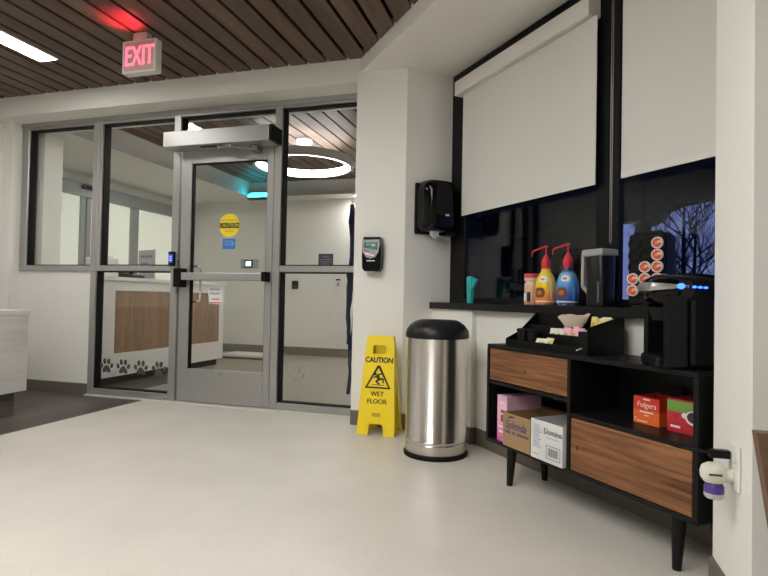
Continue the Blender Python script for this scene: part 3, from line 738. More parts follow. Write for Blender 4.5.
# ------------------------------------------------------------------ cabinet
CU, CV = 1.31, .56
cb = Wthing('coffee_cabinet', 'black low cabinet with walnut drawer fronts and tapered legs under the window', 'cabinet', CU, CV, 0)
M_cb = mat('cabinet_black', (.006, .006, .006), .45, spec=.22)
M_wal = wood('walnut_front', (.075, .028, .011), (.31, .138, .058), 'X', 30, .045, .42, spec=.3)
CL, CD, CB, CT = 1.18, .29, .19, .695
b = NB(); t = .018
box(b, 0, CL, 0, CD, CT-t, CT, .002, 1); obj('top_panel', b, M_cb, cb)
b = NB(); box(b, 0, CL, 0, CD, CB, CB+t, .002, 1); obj('bottom_panel', b, M_cb, cb)
b = NB(); box(b, 0, t, 0, CD, CB+t+.0002, CT-t-.0002); obj('side_panel', b, M_cb, cb)
b = NB(); box(b, CL-t, CL, 0, CD, CB+t+.0002, CT-t-.0002); obj('side_panel', b, M_cb, cb)
b = NB(); box(b, .582, .600, 0, CD-.008, CB+t+.0002, CT-t-.0002); obj('divider', b, M_cb, cb)
b = NB(); box(b, t+.0003, CL-t-.0003, CD-.008, CD-.001, CB+t+.0002, CT-t-.0002); obj('back_panel', b, M_cb, cb)
b = NB(); box(b, t+.0003, .5817, 0, CD-.0085, .492, .508); obj('shelf', b, M_cb, cb)
b = NB(); box(b, .6003, CL-t-.0003, 0, CD-.0085, .434, .450); obj('shelf', b, M_cb, cb)
def drawer(u0, u1, z0, z1, knot):
    b = NB(); box(b, u0, u1, .003, .018, z0, z1, .001, 1); d = obj('drawer', b, M_wal, cb)
    d2 = NB(); box(d2, u0+.012, u1-.012, .0185, CD-.02, z0+.008, z1-.02); obj('drawer_box', d2, M_cb, d)
    k = NB(); prism(k, ellipse(knot[0], knot[1], .006, .010, 14), (0, .0028, 0), XG, ZG, (0, -.0006, 0)); obj('finger_hole', k, mat('dark_knot', (.03, .014, .006), .6), d)
drawer(t+.004, .578, .513, CT-t-.004, (.30, .585))
drawer(.604, CL-t-.004, CB+t+.003, .430, (.64, .31))
for ux, vy in ((.16, .045), (.16, CD-.045), (CL-.098, .045), (CL-.098, CD-.045)):
    b = NB(); dx = 0.0; dy = -.012 if vy < .1 else .012
    tube(b, [(ux, vy, CB-.0005), (ux+dx, vy+dy, 0)], [.026, .015], 20); obj('leg', b, M_cb, cb, True)

# boxes in the lower left bay
ZB = CB+t+.0006
M_cardi = mat('carton_inside', (.20, .145, .085), .85)
def carton(o, w, d, h, m, open_top=True, t=.003):
    b = NB()
    box(b, 0, w, 0, t, 0, h); box(b, 0, w, d-t, d, 0, h); box(b, 0, t, t, d-t, 0, h); box(b, w-t, w, t, d-t, 0, h); box(b, t, w-t, t, d-t, 0, t)
    if not open_top: box(b, t, w-t, t, d-t, h-t, h)
    return obj('box_body', b, m, o)
pk_ = Wthing('pink_carton', 'tall pink carton in the lower left bay of the cabinet, behind the brown box', 'box', 1.385, .545, ZB)
carton(pk_, .078, .22, .232, bands('pink_print', [(0., (.58, .10, .30)), (.22, (.72, .22, .42)), (.5, (.78, .38, .55)), (.75, (.80, .50, .62)), (1., (.72, .42, .56))], .5, .232, .25), False)
b = NB(); box(b, .03, .06, -.0008, -.0002, .10, .135); box(b, .03, .06, -.0008, -.0002, .145, .16); obj('print_patch', b, mat('brown_print', (.22, .06, .02), .5), pk_)
b = NB(); box(b, .01, .06, -.0008, -.0002, .07, .08); box(b, .015, .055, -.0008, -.0002, .045, .055); box(b, .02, .06, -.0008, -.0002, .19, .2); obj('pale_print', b, mat('pale_pink', (.85, .65, .72), .5), pk_)
br_ = Wthing('brown_carton', 'open brown cardboard sweetener box with blue script in the cabinet lower left bay', 'box', 1.468, .572, ZB)
M_card = mat('brown_cardboard', (.36, .235, .125), .8, spec=.1)
carton(br_, .205, .25, .162, M_card)
b = NB(); text(b, 'Splenda', (.098, -.0006, .108), XG, ZG, .055, .0008, .92, shear=.25); text(b, 'Splenda', (.0995, -.0006, .108), XG, ZG, .055, .0009, .92, shear=.25); obj('lettering', b, mat('indigo_ink', (.035, .035, .13), .6), br_)
b = NB()
for i in range(16):
    if i not in (4, 7): box(b, .018+i*.0112, .025+i*.0112, -.0009, -.0003, .066, .077)
prism(b, [(.03, .138), (.06, .152), (.10, .150), (.075, .142)], (0, -.0003, 0), XG, ZG, (0, -.0006, 0)); obj('small_print', b, mat('indigo_ink', (.05, .05, .1), .6), br_)
b = NB(); prism(b, [(0, 0), (.2, 0), (.19, .03), (.01, .035)], (.002, .247, .1625), XG, Vector((0, -.75, .55)), (0, .003, .002)); obj('flap', b, M_cardi, br_)
wb = Wthing('white_carton', 'white open sugar box printed Domino at the front of the cabinet lower left bay', 'box', 1.684, .577, ZB)
carton(wb, .203, .26, .176, mat('white_card', (.66, .65, .64), .6))
b = NB(); text(b, 'Domino', (.142, -.0006, .135), XG, ZG, .036, .0008, .95, shear=.1); text(b, 'Domino', (.1432, -.0006, .135), XG, ZG, .036, .0009, .95, shear=.1); obj('lettering', b, mat('navy_ink', (.03, .035, .07), .6), wb)
b = NB()
box(b, .10, .185, -.0009, -.0003, .108, .1105)
for i in range(7): box(b, .015, .015+(.04 if i % 3 else .052), -.0009, -.0003, .120-i*.011, .124-i*.011)
for i in range(3): box(b, .018, .06, -.0009, -.0003, .150-i*.010, .1535-i*.010)
box(b, .012, .05, -.0009, -.0003, .02, .023)
obj('small_print', b, mat('blue_grey_ink', (.25, .31, .45), .6), wb)
b = NB()
box(b, .102, .190, -.0009, -.0003, .074, .0765); box(b, .102, .190, -.0009, -.0003, .018, .0205); box(b, .102, .1045, -.0009, -.0003, .018, .0765); box(b, .1875, .190, -.0009, -.0003, .018, .0765)
for i in range(14): box(b, .115+i*.0045, .1165+i*.0045+(.001 if i % 3 else 0), -.0009, -.0003, .03, .066)
obj('barcode', b, mat('grey_barcode', (.12, .12, .14), .6), wb)

# boxes in the upper right bay
ZS = .4506
fb = Wthing('red_coffee_box', 'red and orange coffee pod box with open black lid in the cabinet right bay', 'box', 2.128, .435, ZS)
carton(fb, .117, .13, .105, bands('coffee_box_print', [(0., (.80, .14, .02)), (.45, (.78, .13, .02)), (.55, (.62, .03, .02)), (1., (.60, .03, .02))], .45, .105), True)
b = NB(); text(b, 'Folgers', (.06, -.0006, .074), XG, ZG, .030, .0008, 1., shear=.1); text(b, 'Folgers', (.061, -.0006, .074), XG, ZG, .030, .0009, 1., shear=.1)
box(b, .045, .075, -.0009, -.0003, .093, .099); box(b, .03, .09, -.0009, -.0003, .044, .05); box(b, .05, .07, -.0009, -.0003, .032, .036); box(b, .006, .012, -.0009, -.0003, .012, .022); box(b, .016, .065, -.0009, -.0003, .008, .012)
obj('lettering', b, mat('cream_print', (.80, .66, .50), .5), fb)
b = NB(); prism(b, [(0, 0), (.12, 0), (.105, .05), (.02, .05)], (.001, .127, .1055), XG, Vector((0, .55, .83)), (0, .002, -.001)); obj('lid_flap', b, mat('box_inside_black', (.02, .015, .014), .7), fb)
tb = Wthing('green_red_box', 'red box with green top and cup picture at the right of the cabinet shelf', 'box', 2.278, .435, ZS)
carton(tb, .14, .13, .122, bands('tea_box_print', [(0., (.50, .015, .03)), (.60, (.55, .02, .035)), (.62, (.12, .30, .04)), (.93, (.18, .36, .06)), (.95, (.50, .02, .03)), (1., (.50, .02, .03))], .45, .122, .06), False)
b = NB(); prism(b, ellipse(.108, .062, .034, .026, 24), (0, -.0003, 0), XG, ZG, (0, -.0006, 0)); prism(b, ellipse(.072, .066, .012, .010, 14), (0, -.0003, 0), XG, ZG, (0, -.0005, 0)); box(b, .015, .055, -.0009, -.0003, .016, .024); cu_ = obj('cup_picture', b, mat('cup_white', (.75, .72, .68), .5), tb)
b = NB(); prism(b, ellipse(.108, .064, .026, .020, 24), (0, -.0011, 0), XG, ZG, (0, -.0006, 0)); obj('coffee_print', b, mat('coffee_dark', (.03, .022, .018), .5), cu_)
b = NB(); text(b, '+E', (.035, -.0005, .058), XG, ZG, .022, .0008); obj('print', b, mat('dark_red_print', (.12, .005, .01), .5), tb)
# loose cups on that box
for i, (du, dz, lab) in enumerate(((2.395, 0, 'lower small grey-white pod lying on the red and green box in the cabinet'), (2.40, .036, 'upper small grey-white pod on top of another pod in the cabinet right bay'))):
    cpo = Wthing('coffee_pod', lab, 'coffee pod', du, .395, ZS+.1226+dz, 0, 'loose pods on the cabinet shelf box')
    b = NB(); lathe(b, [(0, 0), (.017, 0), (.021, .032), (.0, .032)], 20); obj('cup', b, mat('pod_grey', (.42, .41, .40), .5), cpo, True)
    b = NB(); lathe(b, [(0, .0325), (.024, .0325), (.024, .0345), (0, .0345)], 20); obj('lid', b, mat('pod_lid_grey', (.5, .49, .47), .4), cpo)

# ------------------------------------------------------------------ organizer tray on the cabinet
ZT = CT+.0006
og = Wthing('condiment_organizer', 'black stepped condiment organizer on the cabinet left of the coffee maker', 'organizer', 1.405, .515, ZT)
OL, OD = .555, .215
M_og = mat('organizer_black', (.004, .004, .004), .5, spec=.2)
b = NB(); box(b, 0, OL, 0, OD, 0, .006); obj('base', b, M_og, og)
b = NB(); box(b, .0045, OL-.0045, 0, .004, .0062, .032); obj('front_wall', b, M_og, og)
b = NB(); box(b, .0045, OL-.0045, OD-.004, OD, .0062, .163); obj('back_wall', b, M_og, og)
b = NB(); prism(b, [(0, .0062), (OD, .0062), (OD, .168), (.195, .166), (.085, .072), (0, .034)], (0, 0, 0), (0, 1, 0), ZG, (.004, 0, 0)); obj('side_wall', b, M_og, og)
b = NB(); prism(b, [(0, .0062), (OD, .0062), (OD, .163), (.16, .158), (.02, .122), (0, .116)], (OL-.004, 0, 0), (0, 1, 0), ZG, (.004, 0, 0)); obj('side_wall', b, M_og, og)
b = NB(); box(b, .0045, OL-.0045, .085, .089, .0062, .072); obj('divider', b, M_og, og)
b = NB(); box(b, .0045, OL-.0045, .145, .149, .0062, .108); obj('divider', b, M_og, og)
b = NB(); box(b, .497, OL-.0046, .0042, .0849, .0062, .10); obj('front_block', b, M_og, og)
b = NB(); box(b, .0046, .4965, .0895, .1448, .0062, .034); obj('shelf', b, M_og, og)
b = NB(); box(b, .0046, OL-.0046, .1495, OD-.0042, .0062, .095); obj('shelf', b, M_og, og)
b = NB(); prism(b, [(.49, .014), (.525, .027), (.527, .031), (.52, .030), (.49, .020)], (0, -.0003+.0028, 0), XG, ZG, (0, -.0032, 0)); obj('emblem', b, M_chrome, og)
def onog(name, label, cat, x, y, z, rz=0., group=None):
    return thing(name, label, cat, Wp(1.405+x, .515-y, ZT+z), WA+rz, group)
# black lidded jars
for x, lab in ((.085, 'black round condiment tub at the left end of the organizer, nearer the can'), (.160, 'black round condiment tub in the organizer beside the paper filters')):
    j = onog('condiment_tub', lab, 'tub', x, .045, .0066, 0, 'black round tubs in the organizer')
    b = NB(); lathe(b, [(0, 0), (.026, 0), (.030, .066), (0, .066)], 28); obj('body', b, M_plast_k, j, True)
    b = NB(); lathe(b, [(0, .0662), (.033, .0662), (.0335, .078), (.029, .083), (0, .083)], 28); obj('lid', b, M_plast_km, j, True)
# coffee filters
cfil = onog('coffee_filter_stack', 'stack of fluted off-white paper coffee filters in the organizer', 'coffee filters', .285, .181, .0956)
b = NB(); n = 96
def flute(k, base, amp): return base+amp*(1 if k % 2 else -1)
rings = []
for r0, z, am in ((.034, .0, .0), (.040, .004, .001), (.062, .034, .003), (.076, .062, .006)):
    rings.append([b.verts.new((1.25*flute(k, r0, am)*math.cos(2*PI*k/n), .36*flute(k, r0, am)*math.sin(2*PI*k/n), z+(.008*math.sin(2*PI*k/n*3)+.006*math.cos(2*PI*k/n) if z > .05 else 0)+.004)) for k in range(n)])
for r0, z, am in ((.070, .058, .006), (.052, .034, .003), (.02, .016, .0)):
    rings.append([b.verts.new((1.25*flute(k, r0, am)*math.cos(2*PI*k/n), .36*flute(k, r0, am)*math.sin(2*PI*k/n), z+.008+(.006*math.cos(2*PI*k/n) if z > .04 else 0))) for k in range(n)])
for a, c in zip(rings, rings[1:]):
    for k in range(n): b.faces.new((a[k], a[(k+1) % n], c[(k+1) % n], c[k]))
b.faces.new(rings[0]); b.faces.new(rings[-1])
obj('outer_filter', b, mat('filter_paper', (.62, .50, .40), .85, spec=.1), cfil)
# packets
def packet(label, x, y, z, w, h, m, rz, tilt, group):
    o = onog('sweetener_packet', label, 'packet', x, y, z, rz, group)
    b = NB(); nx = 6; ny = 8
    g = [[(-w/2+w*i/nx, h*j/ny) for i in range(nx+1)] for j in range(ny+1)]
    fr, bk = [], []
    for j in range(ny+1):
        rf, rbk = [], []
        for i in range(nx+1):
            u, q = g[j][i]; th = .0004+.0042*math.sin(PI*i/nx)*math.sin(PI*j/ny)
            yb = q*math.sin(tilt); zb = q*math.cos(tilt)
            rf.append(b.verts.new((u, yb-th, zb))); rbk.append(b.verts.new((u, yb+th, zb)))
        fr.append(rf); bk.append(rbk)
    for j in range(ny):
        for i in range(nx):
            b.faces.new((fr[j][i], fr[j][i+1], fr[j+1][i+1], fr[j+1][i])); b.faces.new((bk[j][i], bk[j+1][i], bk[j+1][i+1], bk[j][i+1]))
    for i in range(nx):
        b.faces.new((fr[0][i], bk[0][i], bk[0][i+1], fr[0][i+1])); b.faces.new((fr[ny][i], fr[ny][i+1], bk[ny][i+1], bk[ny][i]))
    for j in range(ny):
        b.faces.new((fr[j][0], fr[j+1][0], bk[j+1][0], bk[j][0])); b.faces.new((fr[j][nx], bk[j][nx], bk[j+1][nx], fr[j+1][nx]))
    obj('sachet', b, m, o, True)
    s = NB(); yb = (h*.35)*math.sin(tilt); zb = (h*.35)*math.cos(tilt)
    prism(s, [(-w*.28, 0), (w*.28, 0), (w*.22, h*.28), (-w*.22, h*.28)], (0, yb-.0046, zb), XG, (0, math.sin(tilt), math.cos(tilt)), (0, -.0005, 0)); obj('print', s, {'y': MATS.get('yp'), 'p': MATS.get('pp')}.get('y'), o)
    return o
MATS['yp'] = mat('yellow_print', (.55, .42, .03), .6)
M_pky = mat('packet_yellow', (.72, .64, .25), .65); M_pkw = mat('packet_white', (.74, .72, .62), .65); M_pkp = mat('packet_pink', (.80, .42, .52), .65)
MATS['pp'] = M_pkp
places = ['at the left end', 'second from the left', 'in the middle', 'second from the right', 'at the right end']
for i in range(5):
    packet('yellow sweetener packet in the back right bay of the organizer, %s' % places[i], .425+i*.022, .165+.006*(i % 2), .0958, .048, .066-.006*(i % 3), M_pky if i % 2 == 0 else M_pkw, .3*(i-2)*.4, .12, 'yellow packets at the back of the organizer')
for i in range(5):
    packet('pink sweetener packet in the middle bay of the organizer, %s' % places[i], .315+i*.024, .099+.009*(i % 2), .0348, .05, .082-.007*((i+1) % 3), M_pkp, .25*math.sin(i*2.1), .28, 'pink packets in the organizer')
for i in range(2):
    packet(('cream packet in the middle bay beside the pink packets, left one', 'cream packet in the middle bay touching the pink packets')[i], .225+i*.028, .105+.01*i, .0348, .045, .066, M_pkw, .2-.3*i, .3, 'cream packets in the organizer')
pkt = packet('white and yellow packet leaning over the organizer front wall', .235, .022, .0066, .07, .05, M_pkw, .25, .55, None)
pkt = packet('yellow packet leaning behind the white one at the organizer front', .265, .038, .0066, .06, .052, M_pky, -.15, .4, None)

# ------------------------------------------------------------------ things on the sill
SZ = .9032
sp_ = Wthing('teal_scoop', 'teal plastic scoop standing upright at the left end of the black sill', 'scoop', .645, .22, SZ)
M_teal = mat('teal_plastic', (.02, .42, .40), .4)
b = NB(); prism(b, [(-.03, .0), (.008, 0), (.014, .165), (.004, .178), (-.034, .176), (-.04, .165)], (0, -.012, 0), XG, ZG, (0, .024, 0)); obj('body', b, M_teal, sp_)
b = NB(); prism(b, [(.0145, .165), (.066, .160), (.068, .152), (.018, .092), (.0130, .095)], (0, -.008, 0), XG, ZG, (0, .016, 0)); obj('flag', b, M_teal, sp_)
b = NB()
for i in range(5): box(b, -.020, -.008, -.0128, -.0122, .065+i*.014, .074+i*.014)
obj('print', b, mat('dark_teal', (.01, .10, .11), .5), sp_)
cr_ = Wthing('creamer_jar', 'small cream-coloured creamer jar with red cap left of the yellow syrup bottle', 'jar', 1.227, .20, SZ)
b = NB(); lathe(b, [(0, 0), (.040, 0), (.043, .01), (.040, .06), (.043, .09), (.042, .115), (.034, .132), (.034, .136), (0, .136)], 28); obj('body', b, bands('creamer_print', [(0., (.62, .33, .20)), (.35, (.70, .42, .27)), (.7, (.66, .36, .24)), (1., (.66, .50, .40))], .4, .14, .4), cr_, True)
b = NB(); lathe(b, [(0, .1365), (.043, .1365), (.043, .152), (0, .152)], 28); cpm = obj('collar', b, mat('collar_pink', (.70, .42, .38), .45), cr_, True)
b = NB(); lathe(b, [(0, .1525), (.044, .1525), (.044, .172), (.041, .176), (0, .176)], 28); obj('cap', b, mat('cap_red', (.55, .04, .045), .4), cr_, True)
b = NB(); box(b, -.012, .010, -.0465, -.0405, .02, .065); obj('label', b, M_paper, cr_)
b = NB(); box(b, .0105, .028, -.045, -.037, .018, .07); obj('dark_label', b, mat('dark_label', (.04, .02, .02), .5), cr_)
def syrup(label, u, v, stops, swirl, key, cap):
    o = Wthing('syrup_bottle', label, 'bottle', u, v, SZ, 0, 'pump syrup bottles on the sill')
    prof = [(0, 0), (.057, 0), (.065, .006), (.069, .03), (.070, .06), (.069, .10), (.064, .13), (.054, .155), (.041, .172), (.033, .182), (.030, .198), (0, .198)]
    b = NB(); lathe(b, prof, 40, sy=.92); obj('body', b, bands(key+'_bottle_print', stops, .35, .2, swirl), o, True)
    b = NB(); lathe(b, [(.068, .016), (.0695, .02), (.0698, .024)], 40, sy=.92); obj('base_stripe', b, mat('stripe_pale', (.75, .70, .66), .5), o, True)
    b = NB()
    # printed patches sit on the front of the bottle
    def patch(a0, a1, z0, z1, m, name):
        b = NB(); na, nz = 8, 5; g = []; a0 += .62; a1 += .62
        for j in range(nz+1):
            z = z0+(z1-z0)*j/nz
            r = .07
            for (ra, za), (rb_, zb_) in zip(prof, prof[1:]):
                if za <= z <= zb_ and zb_ > za: r = ra+(rb_-ra)*(z-za)/(zb_-za)
            r += .0012
            w = math.sqrt(max(0., 1-(2*j/nz-1)**2*.55)); am = (a0+a1)/2; ah = (a1-a0)/2*w
            g.append([b.verts.new((r*math.cos(am-ah+2*ah*i/na), 0.92*r*math.sin(am-ah+2*ah*i/na), z)) for i in range(na+1)])
        for p, q in zip(g, g[1:]):
            for i in range(na): b.faces.new((p[i], p[i+1], q[i+1], q[i]))
        obj(name, b, m, o, True)
    patch(-2.55, -1.45, .042, .094, mat('caramel_print', (.16, .045, .012), .4), 'picture')
    patch(-2.30, -1.75, .055, .078, mat('caramel_light', (.42, .19, .07), .4), 'picture_centre')
    patch(-2.15, -1.15, .125, .155, mat(key+'_logo', (.70, .66, .66), .4), 'emblem')
    patch(-1.95, -1.5, .133, .146, mat(key+'_logo_ink', cap[1], .4), 'emblem_mark')
    patch(-1.0, -.75, .03, .15, mat(key+'_side', cap[2], .4), 'side_print')
    b = NB(); lathe(b, [(0, .1985), (.027, .1985), (.028, .203), (.026, .206), (.028, .212), (.030, .228), (.026, .245), (.015, .262), (.010, .272), (0, .276)], 32); obj('pump_collar', b, M_rc, o, True)
    b = NB(); tube(b, [(0, 0, .276), (0, 0, .318)], .005, 12); st = obj('pump_stem', b, M_rc, o, True)
    b = NB(); tube(b, [(.014, 0, .319), (0, 0, .320), (-.05, 0, .314), (-.125, 0, .302), (-.134, 0, .296), (-.137, 0, .272)], [.004, .006, .005, .005, .005, .004], 10); obj('spout', b, M_rc, st, True)
    o.scale = (.84, .84, 1)
    return o
M_rc = mat('pump_red', (.62, .025, .035), .35)
syrup('yellow and orange syrup bottle with red pump on the black sill', 1.358, .215,
      [(0., (.78, .55, .42)), (.05, (.80, .22, .02)), (.28, (.85, .26, .01)), (.42, (.88, .50, .01)), (.62, (.88, .66, .01)), (.85, (.80, .62, .05)), (1., (.70, .45, .03))], .14, 'yellow', (None, (.45, .18, .10), (.75, .60, .45)))
syrup('blue syrup bottle with red pump right of the yellow bottle on the sill', 1.523, .215,
      [(0., (.60, .60, .68)), (.05, (.015, .05, .28)), (.25, (.012, .07, .38)), (.45, (.05, .22, .62)), (.65, (.10, .38, .75)), (.82, (.20, .42, .66)), (.92, (.015, .02, .09)), (1., (.01, .015, .06))], .16, 'blue', (None, (.35, .12, .16), (.08, .30, .60)))
pj = Wthing('water_pitcher', 'dark pitcher with grey lid and grey handle on the sill right of the blue bottle', 'pitcher', 1.735, .215, SZ)
b = NB()
rows = []
for z, w, d in ((0, .054, .046), (.004, .058, .050), (.235, .060, .054), (.24, .058, .052)):
    pl_ = []
    for k in range(32):
        t_ = 2*PI*k/32; cx_, sy_ = math.cos(t_), math.sin(t_)
        pl_.append(b.verts.new((w*math.copysign(abs(cx_)**.6, cx_)+.006, d*math.copysign(abs(sy_)**.6, sy_), z)))
    rows.append(pl_)
for a, c in zip(rows, rows[1:]):
    for k in range(32): b.faces.new((a[k], a[(k+1) % 32], c[(k+1) % 32], c[k]))
b.faces.new(rows[0]); b.faces.new(rows[-1])
obj('jug', b, mat('smoked_plastic', (.007, .007, .007), .28, spec=.25), pj, True)
M_pg = mat('pitcher_grey', (.34, .335, .32), .45)
b = NB(); box(b, -.066, .066, -.056, .056, .2405, .276, .010); obj('lid', b, M_pg, pj)
b = NB()
for p, q in (((-.066, .262), (-.098, .252)), ((-.098, .252), (-.100, .100)), ((-.100, .100), (-.058, .062))):
    P, Q = Vector((p[0], 0, p[1])), Vector((q[0], 0, q[1])); d_ = (Q-P).normalized(); n_ = Vector((d_.z, 0, -d_.x))*.009
    prism(b, [(-.012, 0), (.012, 0), (.012, 1), (-.012, 1)], P-n_-d_*.004, (0, 1, 0), (Q-P+d_*.008), n_*2)
obj('handle', b, M_pg, pj)
b = NB(); box(b, .040, .050, -.0565, -.0490, .02, .12); obj('level_window', b, mat('level_strip', (.09, .09, .09), .3), pj)

# ------------------------------------------------------------------ pod carousel
CRZ = .34
cs = thing('pod_carousel', 'black coffee pod carousel tower standing on the sill behind the coffee maker', 'pod holder', Wp(2.022, .212, SZ), WA+CRZ)
b = NB(); box(b, -.0745, .080, -.065, .065, .012, .318, .012); obj('tower', b, M_plast_km, cs)
b = NB(); lathe(b, [(0, 0), (.078, 0), (.078, .0115), (0, .0115)], 32); obj('base', b, M_plast_k, cs, True)
b = NB(); prism(b, [(-.060, 0), (.072, 0), (.06, .012), (-.05, .012)], (0, -.055, .3185), XG, ZG, (0, .11, 0)); obj('top_cap', b, M_plast_k, cs)
cols = (-.050, 0, .050); rws = [.276-.0505*i for i in range(5)]
have = {(2, 0), (2, 1), (2, 2), (1, 2), (0, 3), (1, 3), (2, 3), (0, 4)}
b = NB()
for i, x_ in enumerate(cols):
    for j, z_ in enumerate(rws):
        o_ = Vector((x_, -.0655, z_))
        rg = [(r_, dy) for r_, dy in ((.0235, 0), (.0235, -.004), (.0205, -.004), (.0205, 0))]
        rr_ = [[b.verts.new((x_+r_*math.cos(2*PI*k/24), -.0655+dy, z_+r_*math.sin(2*PI*k/24))) for k in range(24)] for r_, dy in rg]
        for a, c in zip(rr_, rr_[1:]+rr_[:1]):
            for k in range(24): b.faces.new((a[k], a[(k+1) % 24], c[(k+1) % 24], c[k]))
obj('front_holes', b, M_plast_k, cs)
M_foil = mat('foil_rim', (.62, .58, .55), .4)
def pod_art():
    m = bpy.data.materials.new('pod_lid_print'); nt, N, Lk, p = nodes_of(m)
    tc_ = N.new('ShaderNodeTexCoord'); n_ = N.new('ShaderNodeTexNoise'); n_.inputs['Scale'].default_value = 75; n_.inputs['Detail'].default_value = 1
    Lk.new(tc_.outputs['Object'], n_.inputs['Vector'])
    rp = N.new('ShaderNodeValToRGB'); cr_ = rp.color_ramp; cr_.interpolation = 'CONSTANT'
    ramp_stops(cr_, ((0, (.50, .06, .03)), (.42, (.66, .10, .05)), (.56, (.62, .34, .12)), (.62, (.70, .58, .45))))
    Lk.new(n_.outputs['Fac'], rp.inputs[0]); Lk.new(rp.outputs[0], p.inputs['Base Color']); p.inputs['Roughness'].default_value = .4
    return m
M_art = pod_art()
rn = ('top', 'second', 'third', 'fourth', 'bottom'); cn = ('left', 'middle', 'right')
Rz = Matrix.Rotation(WA+CRZ, 4, 'Z'); base = Wp(2.022, .212, SZ)
proto = None
def yl(r, y, n=24): return None
for (i, j) in sorted(have):
    loc = base + Rz @ Vector((cols[i], -.0700, rws[j]))
    lab = 'red and orange lidded coffee pod in the carousel %s row, %s column' % (rn[j], cn[i])
    if proto is None:
        o = thing('coffee_pod', lab, 'coffee pod', loc, WA+CRZ, 'coffee pods in the carousel')
        def disc(rs_, m, nm, par, smooth=False):
            b = NB(); rr_ = []
            for r_, y_ in rs_:
                rr_.append([b.verts.new((r_*math.cos(2*PI*k/28), y_, r_*math.sin(2*PI*k/28))) for k in range(28)])
            for a, c in zip(rr_, rr_[1:]):
                for k in range(28): b.faces.new((a[k], a[(k+1) % 28], c[(k+1) % 28], c[k]))
            b.faces.new(rr_[0]); b.faces.new(rr_[-1])
            return obj(nm, b, m, par, smooth)
        rim = disc([(.0195, .0), (.0246, -.001), (.0246, -.006), (.0215, -.0072)], M_foil, 'cup', o)
        disc([(.0192, -.0074), (.0192, -.0082)], M_art, 'lid', o)
        proto = o
    else:
        dup(proto, loc, WA+CRZ, lab)

# ------------------------------------------------------------------ coffee maker (local -y = its front, turned to face left along the window)
KR = math.radians(-32)
km = thing('coffee_maker', 'black single-serve coffee maker with silver handle and blue lights on the cabinet', 'coffee maker', Wp(2.366, .418, ZT), WA+KR)
M_km = mat('maker_black', (.003, .003, .0033), .32, spec=.2)
b = NB(); box(b, -.112, .112, -.055, .105, 0, .26, .018); obj('body', b, M_km, km)
for sx_ in (-.112, .084):
    b = NB(); box(b, sx_, sx_+.028, -.135, -.0555, 0, .255, .010); obj('side_panel', b, M_km, km)
b = NB(); box(b, -.0835, .0835, -.155, -.0555, 0, .042, .012); dr = obj('drip_tray', b, M_plast_k, km)
b = NB()
for i in range(9): box(b, -.065+i*.0155, -.058+i*.0155, -.135, -.065, .0422, .0452)
obj('grate', b, M_plast_km, dr)
b = NB()
n = 36; rows = []
for z, s in ((.215, .70), (.235, .90), (.26, .99), (.29, 1.0), (.312, .93), (.328, .76), (.336, .5), (.338, .2)):
    r_ = []
    for k in range(n):
        t_ = 2*PI*k/n; cx_, sy_ = math.cos(t_), math.sin(t_)
        r_.append(b.verts.new((.118*s*math.copysign(abs(cx_)**.7, cx_), -.032+.138*s*math.copysign(abs(sy_)**.75, sy_), z)))
    rows.append(r_)
for a, c in zip(rows, rows[1:]):
    for k in range(n): b.faces.new((a[k], a[(k+1) % n], c[(k+1) % n], c[k]))
b.faces.new(rows[0]); b.faces.new(rows[-1])
obj('brew_head', b, M_gloss_k, km, True)
b = NB(); tube(b, [(0, -.105, .214), (0, -.105, .165)], [.046, .034], 24); obj('nozzle', b, M_km, km, True)
b = NB(); prism(b, [(-.07, .043), (-.062, .214), (.062, .214), (.07, .043)], (0, -.0605, 0), XG, ZG, (0, .005, 0)); obj('splash_back', b, mat('splash_grey', (.05, .05, .052), .25), km)
b = NB(); box(b, -.05, .02, -.065, -.0612, .05, .155, .001); obj('mug_bay_plate', b, mat('bay_steel', (.16, .155, .15), .3, metal=.8), km)
b = NB(); lo, hi, ou = [], [], []
for k in range(25):
    t_ = PI*1.10+PI*.86*k/24
    cx_, sy_ = math.cos(t_), math.sin(t_)
    X_ = .120*math.copysign(abs(cx_)**.7, cx_); Y_ = -.032+.145*math.copysign(abs(sy_)**.75, sy_)
    h_ = .004+.011*math.sin(PI*k/24)
    lo.append(b.verts.new((X_, Y_, .287-h_))); hi.append(b.verts.new((X_, Y_, .287+h_))); ou.append(b.verts.new((X_*1.05, Y_-.006, .287)))
for k in range(24):
    b.faces.new((lo[k], lo[k+1], ou[k+1], ou[k])); b.faces.new((ou[k], ou[k+1], hi[k+1], hi[k])); b.faces.new((hi[k], hi[k+1], lo[k+1], lo[k]))
hd = obj('handle', b, mat('maker_silver', (.55, .55, .56), .3, metal=.9), km, True)
b = NB(); prism(b, ellipse(0, 0, .012, .010, 16), (.1195, -.088, .288), (.15, 1, 0), ZG, (.006, -.001, 0)); obj('indicator', b, mat('blue_led', (.02, .05, .8), .3, emit=(.02, .08, 1), estr=3), km)
b = NB()
for i in range(3): prism(b, ellipse(0, 0, .007, .004, 12), (.1195, -.045+i*.018, .286-.001*i), (0, 1, 0), ZG, (.005, 0, 0))
obj('buttons', b, mat('blue_led', (.02, .05, .8), .3), km)
b = NB(); text(b, 'KEURIG', (-.02, -.170, .303), Vector((1, 0, 0)), ZG, .013, .004); obj('brand_mark', b, mat('mark_silver', (.5, .5, .5), .4), km)
b = NB(); box(b, .1125, .115, .02, .032, .03, .25); obj('tank_seam', b, mat('tank_grey', (.05, .05, .055), .2), km)

